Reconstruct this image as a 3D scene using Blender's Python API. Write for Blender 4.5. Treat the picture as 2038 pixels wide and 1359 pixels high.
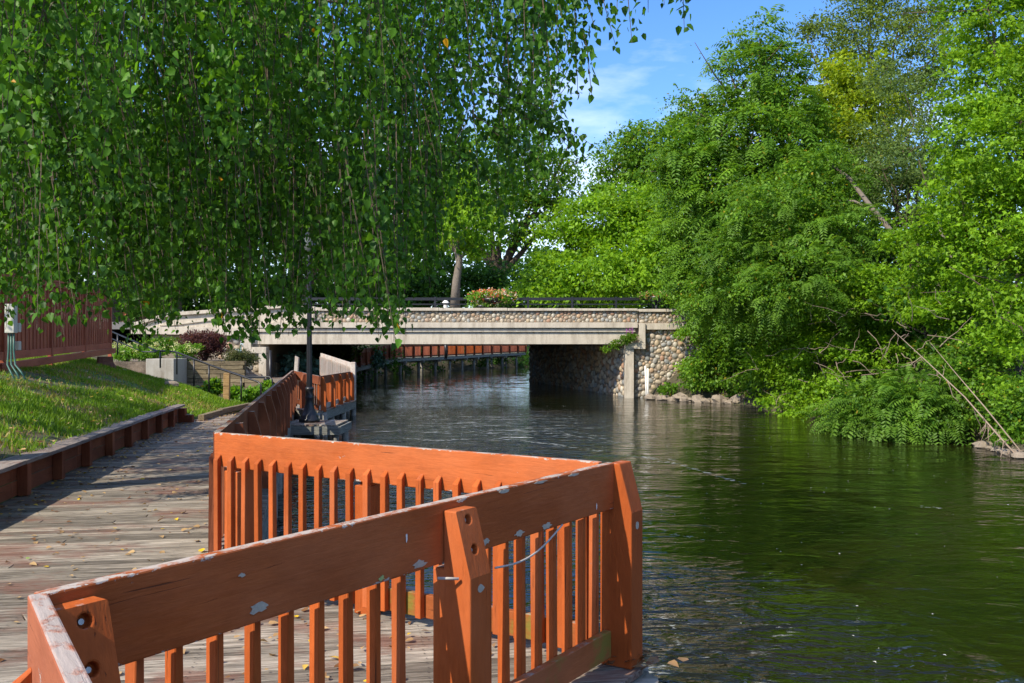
import bpy, math, random
import numpy as np
from mathutils import Vector, Matrix, Quaternion
random.seed(7)
RNG = np.random.default_rng(11)
for o in list(bpy.data.objects): bpy.data.objects.remove(o)
SC = bpy.context.scene
COL = SC.collection
# ------------------------------------------------------------------ camera, sky, sun, exposure
F, HY, CX, CZ = 1800.0, 690.0, 1019.0, 1.68
cam_d = bpy.data.cameras.new('camera'); cam = bpy.data.objects.new('camera', cam_d); COL.objects.link(cam)
cam.location = (0, 0, CZ); cam.rotation_euler = (math.radians(90), 0, 0)
cam_d.sensor_width = 36; cam_d.lens = F / 2038 * 36; cam_d.shift_y = (HY - 679.5) / 2038
cam_d.clip_start = 0.05; cam_d.clip_end = 3000
SC.camera = cam
SUN = Vector((-0.69, -0.72, 0.90)).normalized()
W = bpy.data.worlds.new('World'); SC.world = W; W.use_nodes = True
nt = W.node_tree; nt.nodes.clear()
N = nt.nodes.new; L = nt.links.new
sky = N('ShaderNodeTexSky'); sky.sky_type = 'NISHITA'; sky.sun_disc = False
sky.sun_elevation = math.asin(SUN.z); sky.sun_rotation = math.atan2(SUN.x, SUN.y)
sky.air_density = 1.0; sky.dust_density = 0.4; sky.ozone_density = 3.0
tc = N('ShaderNodeTexCoord'); mp = N('ShaderNodeMapping'); mp.inputs['Scale'].default_value = (1.0, 1.0, 3.2)
mp.inputs['Location'].default_value = (1.35, 0.4, 0.12)
nz = N('ShaderNodeTexNoise'); nz.inputs['Scale'].default_value = 2.6; nz.inputs['Detail'].default_value = 7; nz.inputs['Roughness'].default_value = 0.55
rp = N('ShaderNodeValToRGB'); rp.color_ramp.elements[0].position = 0.48; rp.color_ramp.elements[1].position = 0.78
rp.color_ramp.elements[1].color = (0.8, 0.8, 0.8, 1)
mx = N('ShaderNodeMixRGB'); mx.inputs['Color2'].default_value = (5.2, 5.3, 5.6, 1)
bg = N('ShaderNodeBackground'); bg.inputs['Strength'].default_value = 0.15
ow = N('ShaderNodeOutputWorld')
L(tc.outputs['Generated'], mp.inputs['Vector']); L(mp.outputs[0], nz.inputs['Vector']); L(nz.outputs['Fac'], rp.inputs['Fac'])
hs_ = N('ShaderNodeHueSaturation'); hs_.inputs['Saturation'].default_value = 1.22; hs_.inputs['Value'].default_value = 0.68; L(sky.outputs[0], hs_.inputs['Color']); L(rp.outputs['Color'], mx.inputs['Fac']); tn_ = N('ShaderNodeMixRGB'); tn_.blend_type = 'MULTIPLY'; tn_.inputs['Fac'].default_value = 1; tn_.inputs['Color2'].default_value = (0.84, 0.85, 1.0, 1); L(hs_.outputs[0], tn_.inputs['Color1']); L(tn_.outputs[0], mx.inputs['Color1']); L(mx.outputs[0], bg.inputs['Color']); L(bg.outputs[0], ow.inputs[0])
sd = bpy.data.lights.new('sun', 'SUN'); sd.energy = 2.7; sd.angle = math.radians(0.5); sd.color = (1.0, 0.91, 0.76)
sun = bpy.data.objects.new('sun', sd); COL.objects.link(sun); sun.location = (-20, -20, 30)
sun.rotation_euler = (-SUN).to_track_quat('-Z', 'Y').to_euler()
SC.view_settings.view_transform = 'Standard'; SC.view_settings.look = 'None'
SC.view_settings.exposure = 1.36; SC.view_settings.gamma = 1.0; SC.view_settings.use_curve_mapping = False
try:
    SC.cycles.max_bounces = 8; SC.cycles.transparent_max_bounces = 8
except Exception: pass

# ------------------------------------------------------------------ helpers
def at(px, py, Y): return Vector(((px - CX) * Y / F, Y, CZ + (HY - py) * Y / F))
def tag(o, label=None, cat=None, group=None, kind=None):
    for k, v in (('label', label), ('category', cat), ('group', group), ('kind', kind)):
        if v: o[k] = v
    return o
def empty(name, loc, label, cat, group=None):
    o = bpy.data.objects.new(name, None); COL.objects.link(o); o.location = loc; o.empty_display_size = 0.2
    return tag(o, label, cat, group)
def link(name, me, parent=None, loc=(0, 0, 0), quat=None, world=True):
    o = bpy.data.objects.new(name, me); COL.objects.link(o)
    loc = Vector(loc)
    if parent is not None:
        o.parent = parent
        if world:
            p = parent; off = Vector((0, 0, 0))
            while p is not None:
                off += p.location; p = p.parent
            loc = loc - off
    o.location = loc
    if quat is not None: o.rotation_mode = 'QUATERNION'; o.rotation_quaternion = quat
    return o
def pymesh(name, vs, fs, mat, smooth=False):
    me = bpy.data.meshes.new(name); me.from_pydata([tuple(v) for v in vs], [], fs); me.update()
    if mat: me.materials.append(mat)
    if smooth: me.polygons.foreach_set('use_smooth', [True] * len(me.polygons))
    return me
class MB:
    def __init__(s): s.v = []; s.f = []
    def add(s, vs, fs):
        n = len(s.v); s.v += [Vector(v) for v in vs]; s.f += [tuple(i + n for i in f) for f in fs]; return s
    def box(s, x0, x1, y0, y1, z0, z1):
        return s.add([(x0,y0,z0),(x1,y0,z0),(x1,y1,z0),(x0,y1,z0),(x0,y0,z1),(x1,y0,z1),(x1,y1,z1),(x0,y1,z1)],
            [(0,3,2,1),(4,5,6,7),(0,1,5,4),(1,2,6,5),(2,3,7,6),(3,0,4,7)])
    def prism(s, pts, ext):          # polygon points (3d), extruded by vector
        n = len(pts); ext = Vector(ext)
        return s.add([Vector(p) for p in pts] + [Vector(p) + ext for p in pts],
            [tuple(range(n))[::-1], tuple(range(n, 2*n))] + [(i, (i+1) % n, (i+1) % n + n, i + n) for i in range(n)])
    def tube(s, pts, radii, seg=8, cap=True):
        pts = [Vector(p) for p in pts]
        if not hasattr(radii, '__len__'): radii = [radii] * len(pts)
        n0 = len(s.v); up = Vector((0.13, 0.31, 0.94)).normalized(); prev = None
        for i, p in enumerate(pts):
            t = (pts[min(i+1, len(pts)-1)] - pts[max(i-1, 0)]).normalized()
            a = t.cross(up) if prev is None else prev - t * prev.dot(t)
            if a.length < 1e-4: a = t.cross(Vector((1, 0, 0)))
            a.normalize(); prev = a; b = t.cross(a)
            for k in range(seg):
                th = 2 * math.pi * k / seg
                s.v.append(p + (a * math.cos(th) + b * math.sin(th)) * radii[i])
        for i in range(len(pts) - 1):
            for k in range(seg):
                k2 = (k+1) % seg
                s.f.append((n0+i*seg+k, n0+i*seg+k2, n0+(i+1)*seg+k2, n0+(i+1)*seg+k))
        if cap:
            s.f.append(tuple(n0+k for k in range(seg))[::-1]); s.f.append(tuple(n0+(len(pts)-1)*seg+k for k in range(seg)))
        return s
    def lathe(s, c, prof, seg=20, flute=0.0):
        n0 = len(s.v); c = Vector(c)
        for (r, z) in prof:
            for k in range(seg):
                th = 2 * math.pi * k / seg; rr = r * (1 - (flute if k % 2 else 0))
                s.v.append(c + Vector((rr * math.cos(th), rr * math.sin(th), z)))
        for i in range(len(prof) - 1):
            for k in range(seg):
                k2 = (k+1) % seg
                s.f.append((n0+i*seg+k, n0+i*seg+k2, n0+(i+1)*seg+k2, n0+(i+1)*seg+k))
        s.f.append(tuple(n0+k for k in range(seg))[::-1]); s.f.append(tuple(n0+(len(prof)-1)*seg+k for k in range(seg)))
        return s
    def build(s, name, mat, parent=None, smooth=False, bevel=0, loc=None):
        off = Vector((0, 0, 0)); p = parent
        while p is not None: off += p.location; p = p.parent
        base = off if loc is None else Vector(loc)
        me = pymesh(name, [v - base for v in s.v], s.f, mat, smooth)
        o = link(name, me, parent, base)
        if bevel: bev(o, bevel)
        return o
def bev(o, w, seg=2):
    m = o.modifiers.new('bevel', 'BEVEL'); m.width = w; m.segments = seg; m.limit_method = 'ANGLE'; m.angle_limit = math.radians(35)
def frame_quat(xa, ya):
    xa = Vector(xa).normalized(); ya = Vector(ya); ya = (ya - xa * ya.dot(xa)).normalized(); za = xa.cross(ya)
    return Matrix((xa, ya, za)).transposed().to_quaternion()
def jag(a, b, n, amp):              # wobbling polyline between two points
    a, b = Vector(a), Vector(b)
    return [a.lerp(b, i / n) + Vector((random.uniform(-1, 1), random.uniform(-1, 1), random.uniform(-1, 1))) * (amp if 0 < i < n else 0) for i in range(n + 1)]
def board(name, p0, p1, across, t, h, mat, parent=None, bevel=0.0):
    """box from p0 to p1 (centre line); t = thickness along 'across', h = height on the third axis; length is local X"""
    p0, p1 = Vector(p0), Vector(p1); Ln = (p1 - p0).length
    m = MB().box(-Ln/2, Ln/2, -t/2, t/2, -h/2, h/2)
    me = pymesh(name, m.v, m.f, mat)
    o = link(name, me, parent, (p0 + p1) / 2, frame_quat(p1 - p0, across))
    if bevel: bev(o, bevel)
    return o

# ------------------------------------------------------------------ materials
def mat_new(name):
    m = bpy.data.materials.new(name); m.use_nodes = True; t = m.node_tree; t.nodes.clear()
    out = t.nodes.new('ShaderNodeOutputMaterial'); b = t.nodes.new('ShaderNodeBsdfPrincipled'); t.links.new(b.outputs[0], out.inputs[0])
    return m, t, b, out
def nn(t, kind, **kw):
    n = t.nodes.new('ShaderNode' + kind)
    for k, v in kw.items():
        if k in n.inputs: n.inputs[k].default_value = v
        else: setattr(n, k, v)
    return n
def noise(t, vec, scale, detail=5, rough=0.6, mscale=None, rnd=None, dist=0.0):
    if mscale is not None:
        m = nn(t, 'Mapping'); m.inputs['Scale'].default_value = mscale; t.links.new(vec, m.inputs['Vector']); vec = m.outputs[0]
        if rnd is not None:
            t.links.new(rnd, m.inputs['Location'])
    n = nn(t, 'TexNoise'); n.inputs['Scale'].default_value = scale; n.inputs['Detail'].default_value = detail
    n.inputs['Roughness'].default_value = rough; n.inputs['Distortion'].default_value = dist
    t.links.new(vec, n.inputs['Vector']); return n.outputs['Fac']
def ramp(t, fac, stops):
    r = nn(t, 'ValToRGB'); e = r.color_ramp.elements
    while len(e) < len(stops): e.new(0.5)
    for i, (p, c) in enumerate(stops):
        e[i].position = p; e[i].color = (c[0], c[1], c[2], 1) if hasattr(c, '__len__') else (c, c, c, 1)
    t.links.new(fac, r.inputs['Fac']); return r.outputs['Color']
def mix(t, fac, a, b, mode='MIX'):
    m = nn(t, 'MixRGB'); m.blend_type = mode
    for s, v in (('Fac', fac), ('Color1', a), ('Color2', b)):
        if isinstance(v, bpy.types.NodeSocket): t.links.new(v, m.inputs[s])
        elif hasattr(v, '__len__'): m.inputs[s].default_value = (*v[:3], 1)
        else: m.inputs[s].default_value = v
    return m.outputs[0]
def mth(t, op, a, b=0.0, clamp=False):
    m = nn(t, 'Math'); m.operation = op; m.use_clamp = clamp
    for i, v in enumerate((a, b)):
        if isinstance(v, bpy.types.NodeSocket): t.links.new(v, m.inputs[i])
        else: m.inputs[i].default_value = v
    return m.outputs[0]
def bump(t, b, h, strength, dist=0.01):
    n = nn(t, 'Bump'); n.inputs['Strength'].default_value = strength; n.inputs['Distance'].default_value = dist
    t.links.new(h, n.inputs['Height']); t.links.new(n.outputs[0], b.inputs['Normal'])
def objco(t):
    c = nn(t, 'TexCoord'); i = nn(t, 'ObjectInfo'); s = nn(t, 'CombineXYZ')
    r = mth(t, 'MULTIPLY', i.outputs['Random'], 37.0)
    for k in range(3): t.links.new(r, s.inputs[k])
    return c.outputs['Object'], s.outputs[0], i.outputs['Random']

def wood_paint(name, c1, c2, worn=(0.42, 0.36, 0.30), wear=0.63, moss=0.0, topwear=0.0, edge=0.0):
    m, t, b, _ = mat_new(name); co, rv, rn = objco(t)
    g = noise(t, co, 6, 6, 0.6, (0.9, 9, 9), rv, 0.4)
    big = noise(t, co, 1.6, 3, 0.5, (0.6, 1, 1), rv)
    ft = noise(t, co, 60, 3, 0.6, (0.35, 1, 1), rv)
    col = mix(t, mth(t, 'MULTIPLY', g, 1.0), c1, c2)
    col = mix(t, 0.35, col, ramp(t, big, [(0.3, 0.55), (0.7, 1.0)]), 'MULTIPLY')
    col = mix(t, 0.25, col, ramp(t, ft, [(0.3, 0.6), (0.6, 1.0)]), 'MULTIPLY')
    hsv = nn(t, 'HueSaturation'); t.links.new(col, hsv.inputs['Color'])
    t.links.new(mth(t, 'ADD', mth(t, 'MULTIPLY', rn, 0.3), 0.85), hsv.inputs['Value']); col = hsv.outputs[0]
    ch = noise(t, co, 9, 8, 0.7, (0.7, 1.6, 1.6), rv)
    thr = ramp(t, ch, [(wear, 0.0), (wear + 0.03, 1.0)])
    if topwear:
        geo = nn(t, 'NewGeometry'); sx = nn(t, 'SeparateXYZ'); t.links.new(geo.outputs['Normal'], sx.inputs[0])
        up = ramp(t, sx.outputs['Z'], [(0.75, 0.0), (0.95, 1.0)])
        tw = ramp(t, noise(t, co, 7, 6, 0.65, (1.2, 2, 2), rv), [(topwear, 0.0), (topwear + 0.12, 1.0)])
        thr = mix(t, 1.0, thr, mix(t, 1.0, up, tw, 'MULTIPLY'), 'LIGHTEN')
    if edge:
        so = nn(t, 'SeparateXYZ'); t.links.new(co, so.inputs[0]); az = mth(t, 'ABSOLUTE', so.outputs['Z'])
        em = mth(t, 'MULTIPLY', mth(t, 'SUBTRACT', az, edge - 0.026), 1 / 0.026, True)
        en = noise(t, co, 14, 7, 0.7, (0.8, 1.4, 1.4), rv)
        er = ramp(t, mth(t, 'ADD', mth(t, 'MULTIPLY', em, 0.22), en), [(0.755, 0.0), (0.77, 1.0)])
        thr = mix(t, 1.0, thr, er, 'LIGHTEN')
    grime = ramp(t, noise(t, co, 2.6, 7, 0.72, (0.5, 1.2, 1.2), rv), [(0.46, 0.0), (0.72, 0.55)])
    col = mix(t, grime, col, tuple(x * 0.42 for x in c2))
    fade = ramp(t, noise(t, co, 1.1, 5, 0.6, (0.6, 1, 1), rv), [(0.48, 0.0), (0.70, 0.38)])
    col = mix(t, fade, col, (0.53, 0.19, 0.085))
    crack = ramp(t, noise(t, co, 11, 4, 0.65, (0.16, 6, 6), rv, 0.5), [(0.30, 1.0), (0.345, 0.0)])
    col = mix(t, mth(t, 'MULTIPLY', crack, 0.75), col, (0.06, 0.022, 0.012))
    wc = mix(t, g, worn, tuple(x * 0.5 for x in worn))
    col = mix(t, thr, col, wc)
    if moss:
        mo = ramp(t, noise(t, co, 3.2, 5, 0.7, (1, 1, 1), rv), [(1 - moss, 0.0), (1 - moss + 0.12, 1.0)])
        col = mix(t, mth(t, 'MULTIPLY', mo, 0.75), col, (0.16, 0.17, 0.03))
    t.links.new(col, b.inputs['Base Color']); b.inputs['Roughness'].default_value = 0.66
    b.inputs['Specular IOR Level'].default_value = 0.12
    h = mth(t, 'ADD', mth(t, 'MULTIPLY', g, 0.7), mth(t, 'SUBTRACT', mth(t, 'MULTIPLY', ft, 0.3), mth(t, 'MULTIPLY', thr, 0.5)))
    bump(t, b, mth(t, 'SUBTRACT', h, mth(t, 'MULTIPLY', crack, 0.6)), 0.6, 0.007)
    return m
def wood_grey(name, stops, red=0.0, grain=8, redcol=(0.23, 0.06, 0.035)):
    m, t, b, _ = mat_new(name); co, rv, rn = objco(t)
    g = noise(t, co, 5, 8, 0.7, (0.5, grain, grain), rv, 0.6)
    v = mth(t, 'ADD', g, mth(t, 'MULTIPLY', mth(t, 'SUBTRACT', rn, 0.5), 0.22))
    col = ramp(t, v, stops)
    cr = ramp(t, noise(t, co, 9, 4, 0.6, (0.35, 11, 11), rv), [(0.36, 0.12), (0.43, 1.0)])
    col = mix(t, 0.7, col, cr, 'MULTIPLY')
    if red:
        gc = nn(t, 'NewGeometry')
        rd = noise(t, gc.outputs['Position'], 0.9, 7, 0.72, (1.0, 2.0, 1))
        rd2 = ramp(t, rd, [(1 - red, 0.0), (1 - red + 0.12, 0.65)])
        col = mix(t, rd2, col, mix(t, g, redcol, tuple(x * 0.6 for x in redcol)))
    t.links.new(col, b.inputs['Base Color']); b.inputs['Roughness'].default_value = 0.8
    b.inputs['Specular IOR Level'].default_value = 0.25
    bump(t, b, mth(t, 'MULTIPLY', g, cr), 0.8, 0.008)
    return m
def plain(name, col, rough=0.6, var=0.25, scale=4, metal=0.0, bumpd=0.0, spec=0.4):
    m, t, b, _ = mat_new(name); co, rv, rn = objco(t)
    n = noise(t, co, scale, 6, 0.65, (1, 1, 1), rv)
    c = mix(t, n, tuple(x * (1 - var) for x in col), tuple(min(1, x * (1 + var)) for x in col))
    t.links.new(c, b.inputs['Base Color']); b.inputs['Roughness'].default_value = rough; b.inputs['Metallic'].default_value = metal
    b.inputs['Specular IOR Level'].default_value = spec
    if bumpd: bump(t, b, noise(t, co, scale * 6, 6, 0.7, (1, 1, 1), rv), 0.6, bumpd)
    return m
def concrete(name, col, stain=0.5):
    m, t, b, _ = mat_new(name); co, rv, rn = objco(t)
    n = noise(t, co, 0.8, 8, 0.65); f = noise(t, co, 22, 5, 0.7)
    c = mix(t, n, tuple(x * 0.82 for x in col), col)
    s = ramp(t, noise(t, co, 1.0, 8, 0.75, (2.6, 2.6, 0.5)), [(0.45, 0.0), (0.70, 1.0)])
    c = mix(t, mth(t, 'MULTIPLY', s, stain), c, (0.17, 0.13, 0.09))
    s2 = ramp(t, noise(t, co, 2.2, 8, 0.8, (1, 1, 1.6)), [(0.60, 0.0), (0.66, 1.0)])
    c = mix(t, mth(t, 'MULTIPLY', s2, stain * 0.9), c, (0.09, 0.075, 0.055))
    c = mix(t, 0.25, c, ramp(t, f, [(0.3, 0.5), (0.6, 1.0)]), 'MULTIPLY')
    t.links.new(c, b.inputs['Base Color']); b.inputs['Roughness'].default_value = 0.85; b.inputs['Specular IOR Level'].default_value = 0.2
    bump(t, b, mth(t, 'ADD', n, f), 0.35, 0.01)
    return m
def leafmat(name, ca, cb, trans=0.48, yellow=None, rough=0.45, ypos=0.985):
    m, t, b, out = mat_new(name)
    a = nn(t, 'Attribute'); a.attribute_name = 'rnd'
    stops = [(0.0, ca), (0.9, cb)]
    if yellow: stops = [(0.0, ca), (ypos - 0.02, cb), (ypos, yellow)]
    col = ramp(t, a.outputs['Fac'], stops)
    gc = nn(t, 'NewGeometry')
    big = noise(t, gc.outputs['Position'], 0.7, 3, 0.5)
    col = mix(t, 0.6, col, ramp(t, big, [(0.35, 0.6), (0.65, 1.0)]), 'MULTIPLY')
    t.links.new(col, b.inputs['Base Color']); b.inputs['Roughness'].default_value = rough; b.inputs['Specular IOR Level'].default_value = 0.22
    tr = nn(t, 'BsdfTranslucent'); t.links.new(mix(t, 1.0, col, (1.5, 1.35, 0.55), 'MULTIPLY'), tr.inputs['Color'])
    ms = nn(t, 'MixShader'); ms.inputs[0].default_value = trans
    t.links.new(b.outputs[0], ms.inputs[1]); t.links.new(tr.outputs[0], ms.inputs[2]); t.links.new(ms.outputs[0], out.inputs[0])
    return m
def stonemat(name, mode):
    m, t, b, _ = mat_new(name); co, rv, rn = objco(t)
    if mode == 'attr':
        a = nn(t, 'Attribute'); a.attribute_name = 'rnd'; rn = a.outputs['Fac']
    r = nn(t, 'ValToRGB'); r.color_ramp.interpolation = 'CONSTANT'
    cols = [(0.40,0.33,0.23),(0.28,0.26,0.22),(0.43,0.29,0.17),(0.36,0.29,0.20),(0.24,0.24,0.22),(0.46,0.39,0.29),(0.36,0.21,0.13),
            (0.31,0.31,0.28),(0.42,0.33,0.21),(0.27,0.21,0.15),(0.48,0.44,0.35),(0.38,0.27,0.18)]
    e = r.color_ramp.elements
    while len(e) < len(cols): e.new(0.5)
    for i, c in enumerate(cols): e[i].position = i / len(cols); e[i].color = (*c, 1)
    t.links.new(rn, r.inputs['Fac'])
    gc = nn(t, 'NewGeometry')
    n = noise(t, gc.outputs['Position'], 9, 6, 0.7)
    c = mix(t, 0.45, r.outputs[0], ramp(t, n, [(0.3, 0.5), (0.65, 1.0)]), 'MULTIPLY')
    t.links.new(c, b.inputs['Base Color']); b.inputs['Roughness'].default_value = 0.6
    return m
M = {}
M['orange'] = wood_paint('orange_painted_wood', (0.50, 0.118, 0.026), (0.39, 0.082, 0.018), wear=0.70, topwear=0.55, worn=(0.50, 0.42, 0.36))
M['orange_top'] = wood_paint('orange_painted_wood_worn_top', (0.47, 0.118, 0.028), (0.37, 0.082, 0.020), wear=0.69, topwear=0.46, edge=0.12, worn=(0.55, 0.47, 0.40))
M['orange_moss'] = wood_paint('orange_painted_wood_mossy', (0.42, 0.12, 0.035), (0.30, 0.085, 0.025), wear=0.72, moss=0.50, topwear=0.5)
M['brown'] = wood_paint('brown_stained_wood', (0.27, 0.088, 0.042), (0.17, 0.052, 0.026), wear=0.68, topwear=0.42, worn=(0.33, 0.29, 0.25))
M['weathered'] = wood_paint('weathered_rail_wood', (0.46, 0.15, 0.075), (0.36, 0.11, 0.055), wear=0.66, topwear=0.36, worn=(0.50, 0.42, 0.37))
M['whitewood'] = wood_paint('flaking_white_wood', (0.62, 0.55, 0.47), (0.50, 0.43, 0.36), wear=0.62, worn=(0.30, 0.12, 0.06))
M['fence'] = wood_paint('red_fence_wood', (0.46, 0.15, 0.085), (0.36, 0.10, 0.055), wear=0.74, worn=(0.30, 0.16, 0.10))
M['plank'] = wood_grey('weathered_deck_wood', [(0.28, (0.07, 0.058, 0.044)), (0.44, (0.17, 0.145, 0.112)), (0.60, (0.33, 0.285, 0.225)), (0.74, (0.52, 0.45, 0.36))], red=0.50, redcol=(0.22, 0.085, 0.055))
M['timber'] = wood_grey('old_timber', [(0.25, (0.07, 0.05, 0.03)), (0.5, (0.19, 0.15, 0.085)), (0.8, (0.33, 0.26, 0.16))])
M['cap'] = wood_grey('bench_cap_wood', [(0.25, (0.10, 0.08, 0.07)), (0.5, (0.24, 0.20, 0.175)), (0.8, (0.36, 0.31, 0.27))], red=0.46)
M['post'] = wood_grey('tan_post_wood', [(0.25, (0.19, 0.11, 0.04)), (0.5, (0.38, 0.24, 0.10)), (0.8, (0.48, 0.33, 0.17))])
M['greywood'] = wood_grey('grey_beam_wood', [(0.25, (0.10, 0.10, 0.085)), (0.5, (0.22, 0.22, 0.19)), (0.8, (0.34, 0.34, 0.29))])
M['pile'] = wood_grey('piling_wood', [(0.25, (0.09, 0.085, 0.07)), (0.5, (0.24, 0.225, 0.19)), (0.8, (0.36, 0.33, 0.28))])
M['conc'] = concrete('cream_concrete', (0.58, 0.515, 0.41), 0.62)
M['conc2'] = concrete('grey_concrete', (0.42, 0.39, 0.33), 0.7)
M['mortar'] = plain('mortar', (0.20, 0.165, 0.12), 0.95, 0.35, 6, bumpd=0.01)
M['stone_o'] = stonemat('cobble_stone', 'obj'); M['stone_a'] = stonemat('cobble_stone_small', 'attr')
M['iron'] = plain('black_iron', (0.012, 0.012, 0.014), 0.38, 0.3, 12, bumpd=0.002, spec=0.5)
M['galv'] = plain('galvanised_steel', (0.35, 0.35, 0.34), 0.4, 0.3, 14, 0.7)
M['hole'] = plain('dark_hole_wood', (0.022, 0.015, 0.010), 0.9)
M['putty'] = plain('grey_putty', (0.40, 0.35, 0.27), 0.8, 0.4, 60)
M['lichen'] = plain('green_lichen', (0.35, 0.40, 0.14), 0.9, 0.4, 60)
M['greybox'] = plain('grey_enamel', (0.50, 0.49, 0.42), 0.5, 0.1)
M['conduit'] = plain('green_conduit', (0.05, 0.13, 0.10), 0.4, 0.2)
M['white'] = plain('white_paint', (0.72, 0.70, 0.64), 0.5, 0.15, 10)
M['smoke'] = plain('smoked_glass', (0.10, 0.11, 0.10), 0.15, 0.1)
M['foam'] = plain('river_foam_sparkle', (0.50, 0.52, 0.48), 0.6, 0.2)
M['blue'] = plain('pale_blue_metal', (0.42, 0.50, 0.52), 0.5, 0.25, 14)
M['bark'] = plain('bark', (0.095, 0.070, 0.048), 0.95, 0.5, 7, bumpd=0.03)
M['bark2'] = plain('grey_bark', (0.17, 0.14, 0.11), 0.95, 0.5, 7, bumpd=0.03)
M['twig'] = plain('dry_twig', (0.28, 0.21, 0.15), 0.9, 0.3, 10)
M['stump'] = plain('stump_wood', (0.14, 0.06, 0.035), 0.9, 0.5, 9, bumpd=0.03)
M['rock'] = plain('bank_rock', (0.24, 0.195, 0.145), 0.9, 0.4, 3, bumpd=0.03)
M['rope'] = plain('grey_cord', (0.42, 0.38, 0.33), 0.9, 0.2, 40)
M['roof'] = plain('brown_siding', (0.22, 0.12, 0.08), 0.8, 0.2)
G = dict(birch=((0.027, 0.092, 0.010), (0.125, 0.31, 0.026)), bright=((0.11, 0.26, 0.010), (0.25, 0.44, 0.022)), mid=((0.060, 0.17, 0.012), (0.18, 0.34, 0.028)),
         deep=((0.028, 0.095, 0.013), (0.075, 0.19, 0.024)), yel=((0.17, 0.29, 0.012), (0.34, 0.44, 0.02)), olive=((0.085, 0.15, 0.025), (0.18, 0.26, 0.045)),
         sage=((0.085, 0.15, 0.035), (0.17, 0.26, 0.075)), teal=((0.065, 0.165, 0.014), (0.17, 0.32, 0.034)), purple=((0.055, 0.018, 0.022), (0.15, 0.06, 0.06)),
         juniper=((0.04, 0.075, 0.02), (0.17, 0.19, 0.07)), lime=((0.10, 0.26, 0.02), (0.22, 0.42, 0.04)))
for k, (a, b_) in G.items():
    q_ = 1.0 if k in ('deep', 'purple', 'juniper', 'lime') else 1.12
    a = tuple(x * 0.9 for x in a); b_ = tuple(x * q_ for x in b_)
    M['l_' + k] = leafmat('leaf_' + k, a, b_, yellow=(0.75, 0.36, 0.02) if k == 'birch' else ((0.40, 0.30, 0.03) if k in ('mid', 'yel') else None), ypos=0.997 if k == 'birch' else 0.99)
M['l_blue'] = leafmat('leaf_blue_hosta', (0.05, 0.12, 0.085), (0.12, 0.24, 0.19), 0.25)
M['l_bloom'] = leafmat('cream_blooms', (0.50, 0.55, 0.20), (0.80, 0.78, 0.42), 0.3)
M['litter'] = leafmat('dry_leaves', (0.16, 0.07, 0.03), (0.62, 0.42, 0.20), 0.15, yellow=(0.75, 0.50, 0.03), ypos=0.9)
M['yleaf'] = leafmat('yellow_leaf', (0.8, 0.5, 0.02), (0.85, 0.6, 0.03), 0.2); M['gleaf'] = leafmat('green_fallen_leaf', (0.3, 0.6, 0.03), (0.3, 0.6, 0.03), 0.2)
M['grass'] = leafmat('grass_blades', (0.085, 0.18, 0.014), (0.25, 0.42, 0.026), 0.35, yellow=(0.40, 0.31, 0.12), ypos=0.90)
M['fl_red'] = leafmat('coral_flowers', (0.70, 0.10, 0.05), (0.85, 0.30, 0.12), 0.3); M['fl_white'] = leafmat('white_flowers', (0.8, 0.8, 0.75), (0.8, 0.75, 0.8), 0.3)
M['fl_pink'] = leafmat('pink_flowers', (0.75, 0.30, 0.30), (0.85, 0.60, 0.30), 0.3); M['fl_purple'] = leafmat('purple_flowers', (0.35, 0.08, 0.40), (0.5, 0.15, 0.5), 0.3)

def ground_mat():
    m, t, b, _ = mat_new('lawn_soil'); g = nn(t, 'NewGeometry'); P = g.outputs['Position']
    n1 = noise(t, P, 0.9, 7, 0.65); n2 = noise(t, P, 9, 8, 0.75)
    gr = ramp(t, n2, [(0.3, (0.030, 0.065, 0.012)), (0.6, (0.075, 0.15, 0.022)), (0.8, (0.12, 0.17, 0.04))])
    so = ramp(t, n2, [(0.3, (0.05, 0.034, 0.02)), (0.7, (0.17, 0.12, 0.07))])
    c = mix(t, ramp(t, n1, [(0.44, 0.0), (0.58, 1.0)]), gr, so)
    t.links.new(c, b.inputs['Base Color']); b.inputs['Roughness'].default_value = 0.95; bump(t, b, n2, 0.8, 0.05); return m
def soil_mat(name, a, c2):
    m, t, b, _ = mat_new(name); g = nn(t, 'NewGeometry'); P = g.outputs['Position']
    n2 = noise(t, P, 2.5, 8, 0.75)
    t.links.new(ramp(t, n2, [(0.3, a), (0.7, c2)]), b.inputs['Base Color']); b.inputs['Roughness'].default_value = 0.95; bump(t, b, n2, 0.9, 0.08); return m
M['lawn'] = ground_mat(); M['soil'] = soil_mat('bank_soil', (0.025, 0.022, 0.012), (0.10, 0.085, 0.04)); M['mulch'] = soil_mat('garden_soil', (0.06, 0.045, 0.03), (0.26, 0.20, 0.14))
M['road'] = plain('road', (0.16, 0.15, 0.14), 0.9, 0.2, 3)
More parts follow.
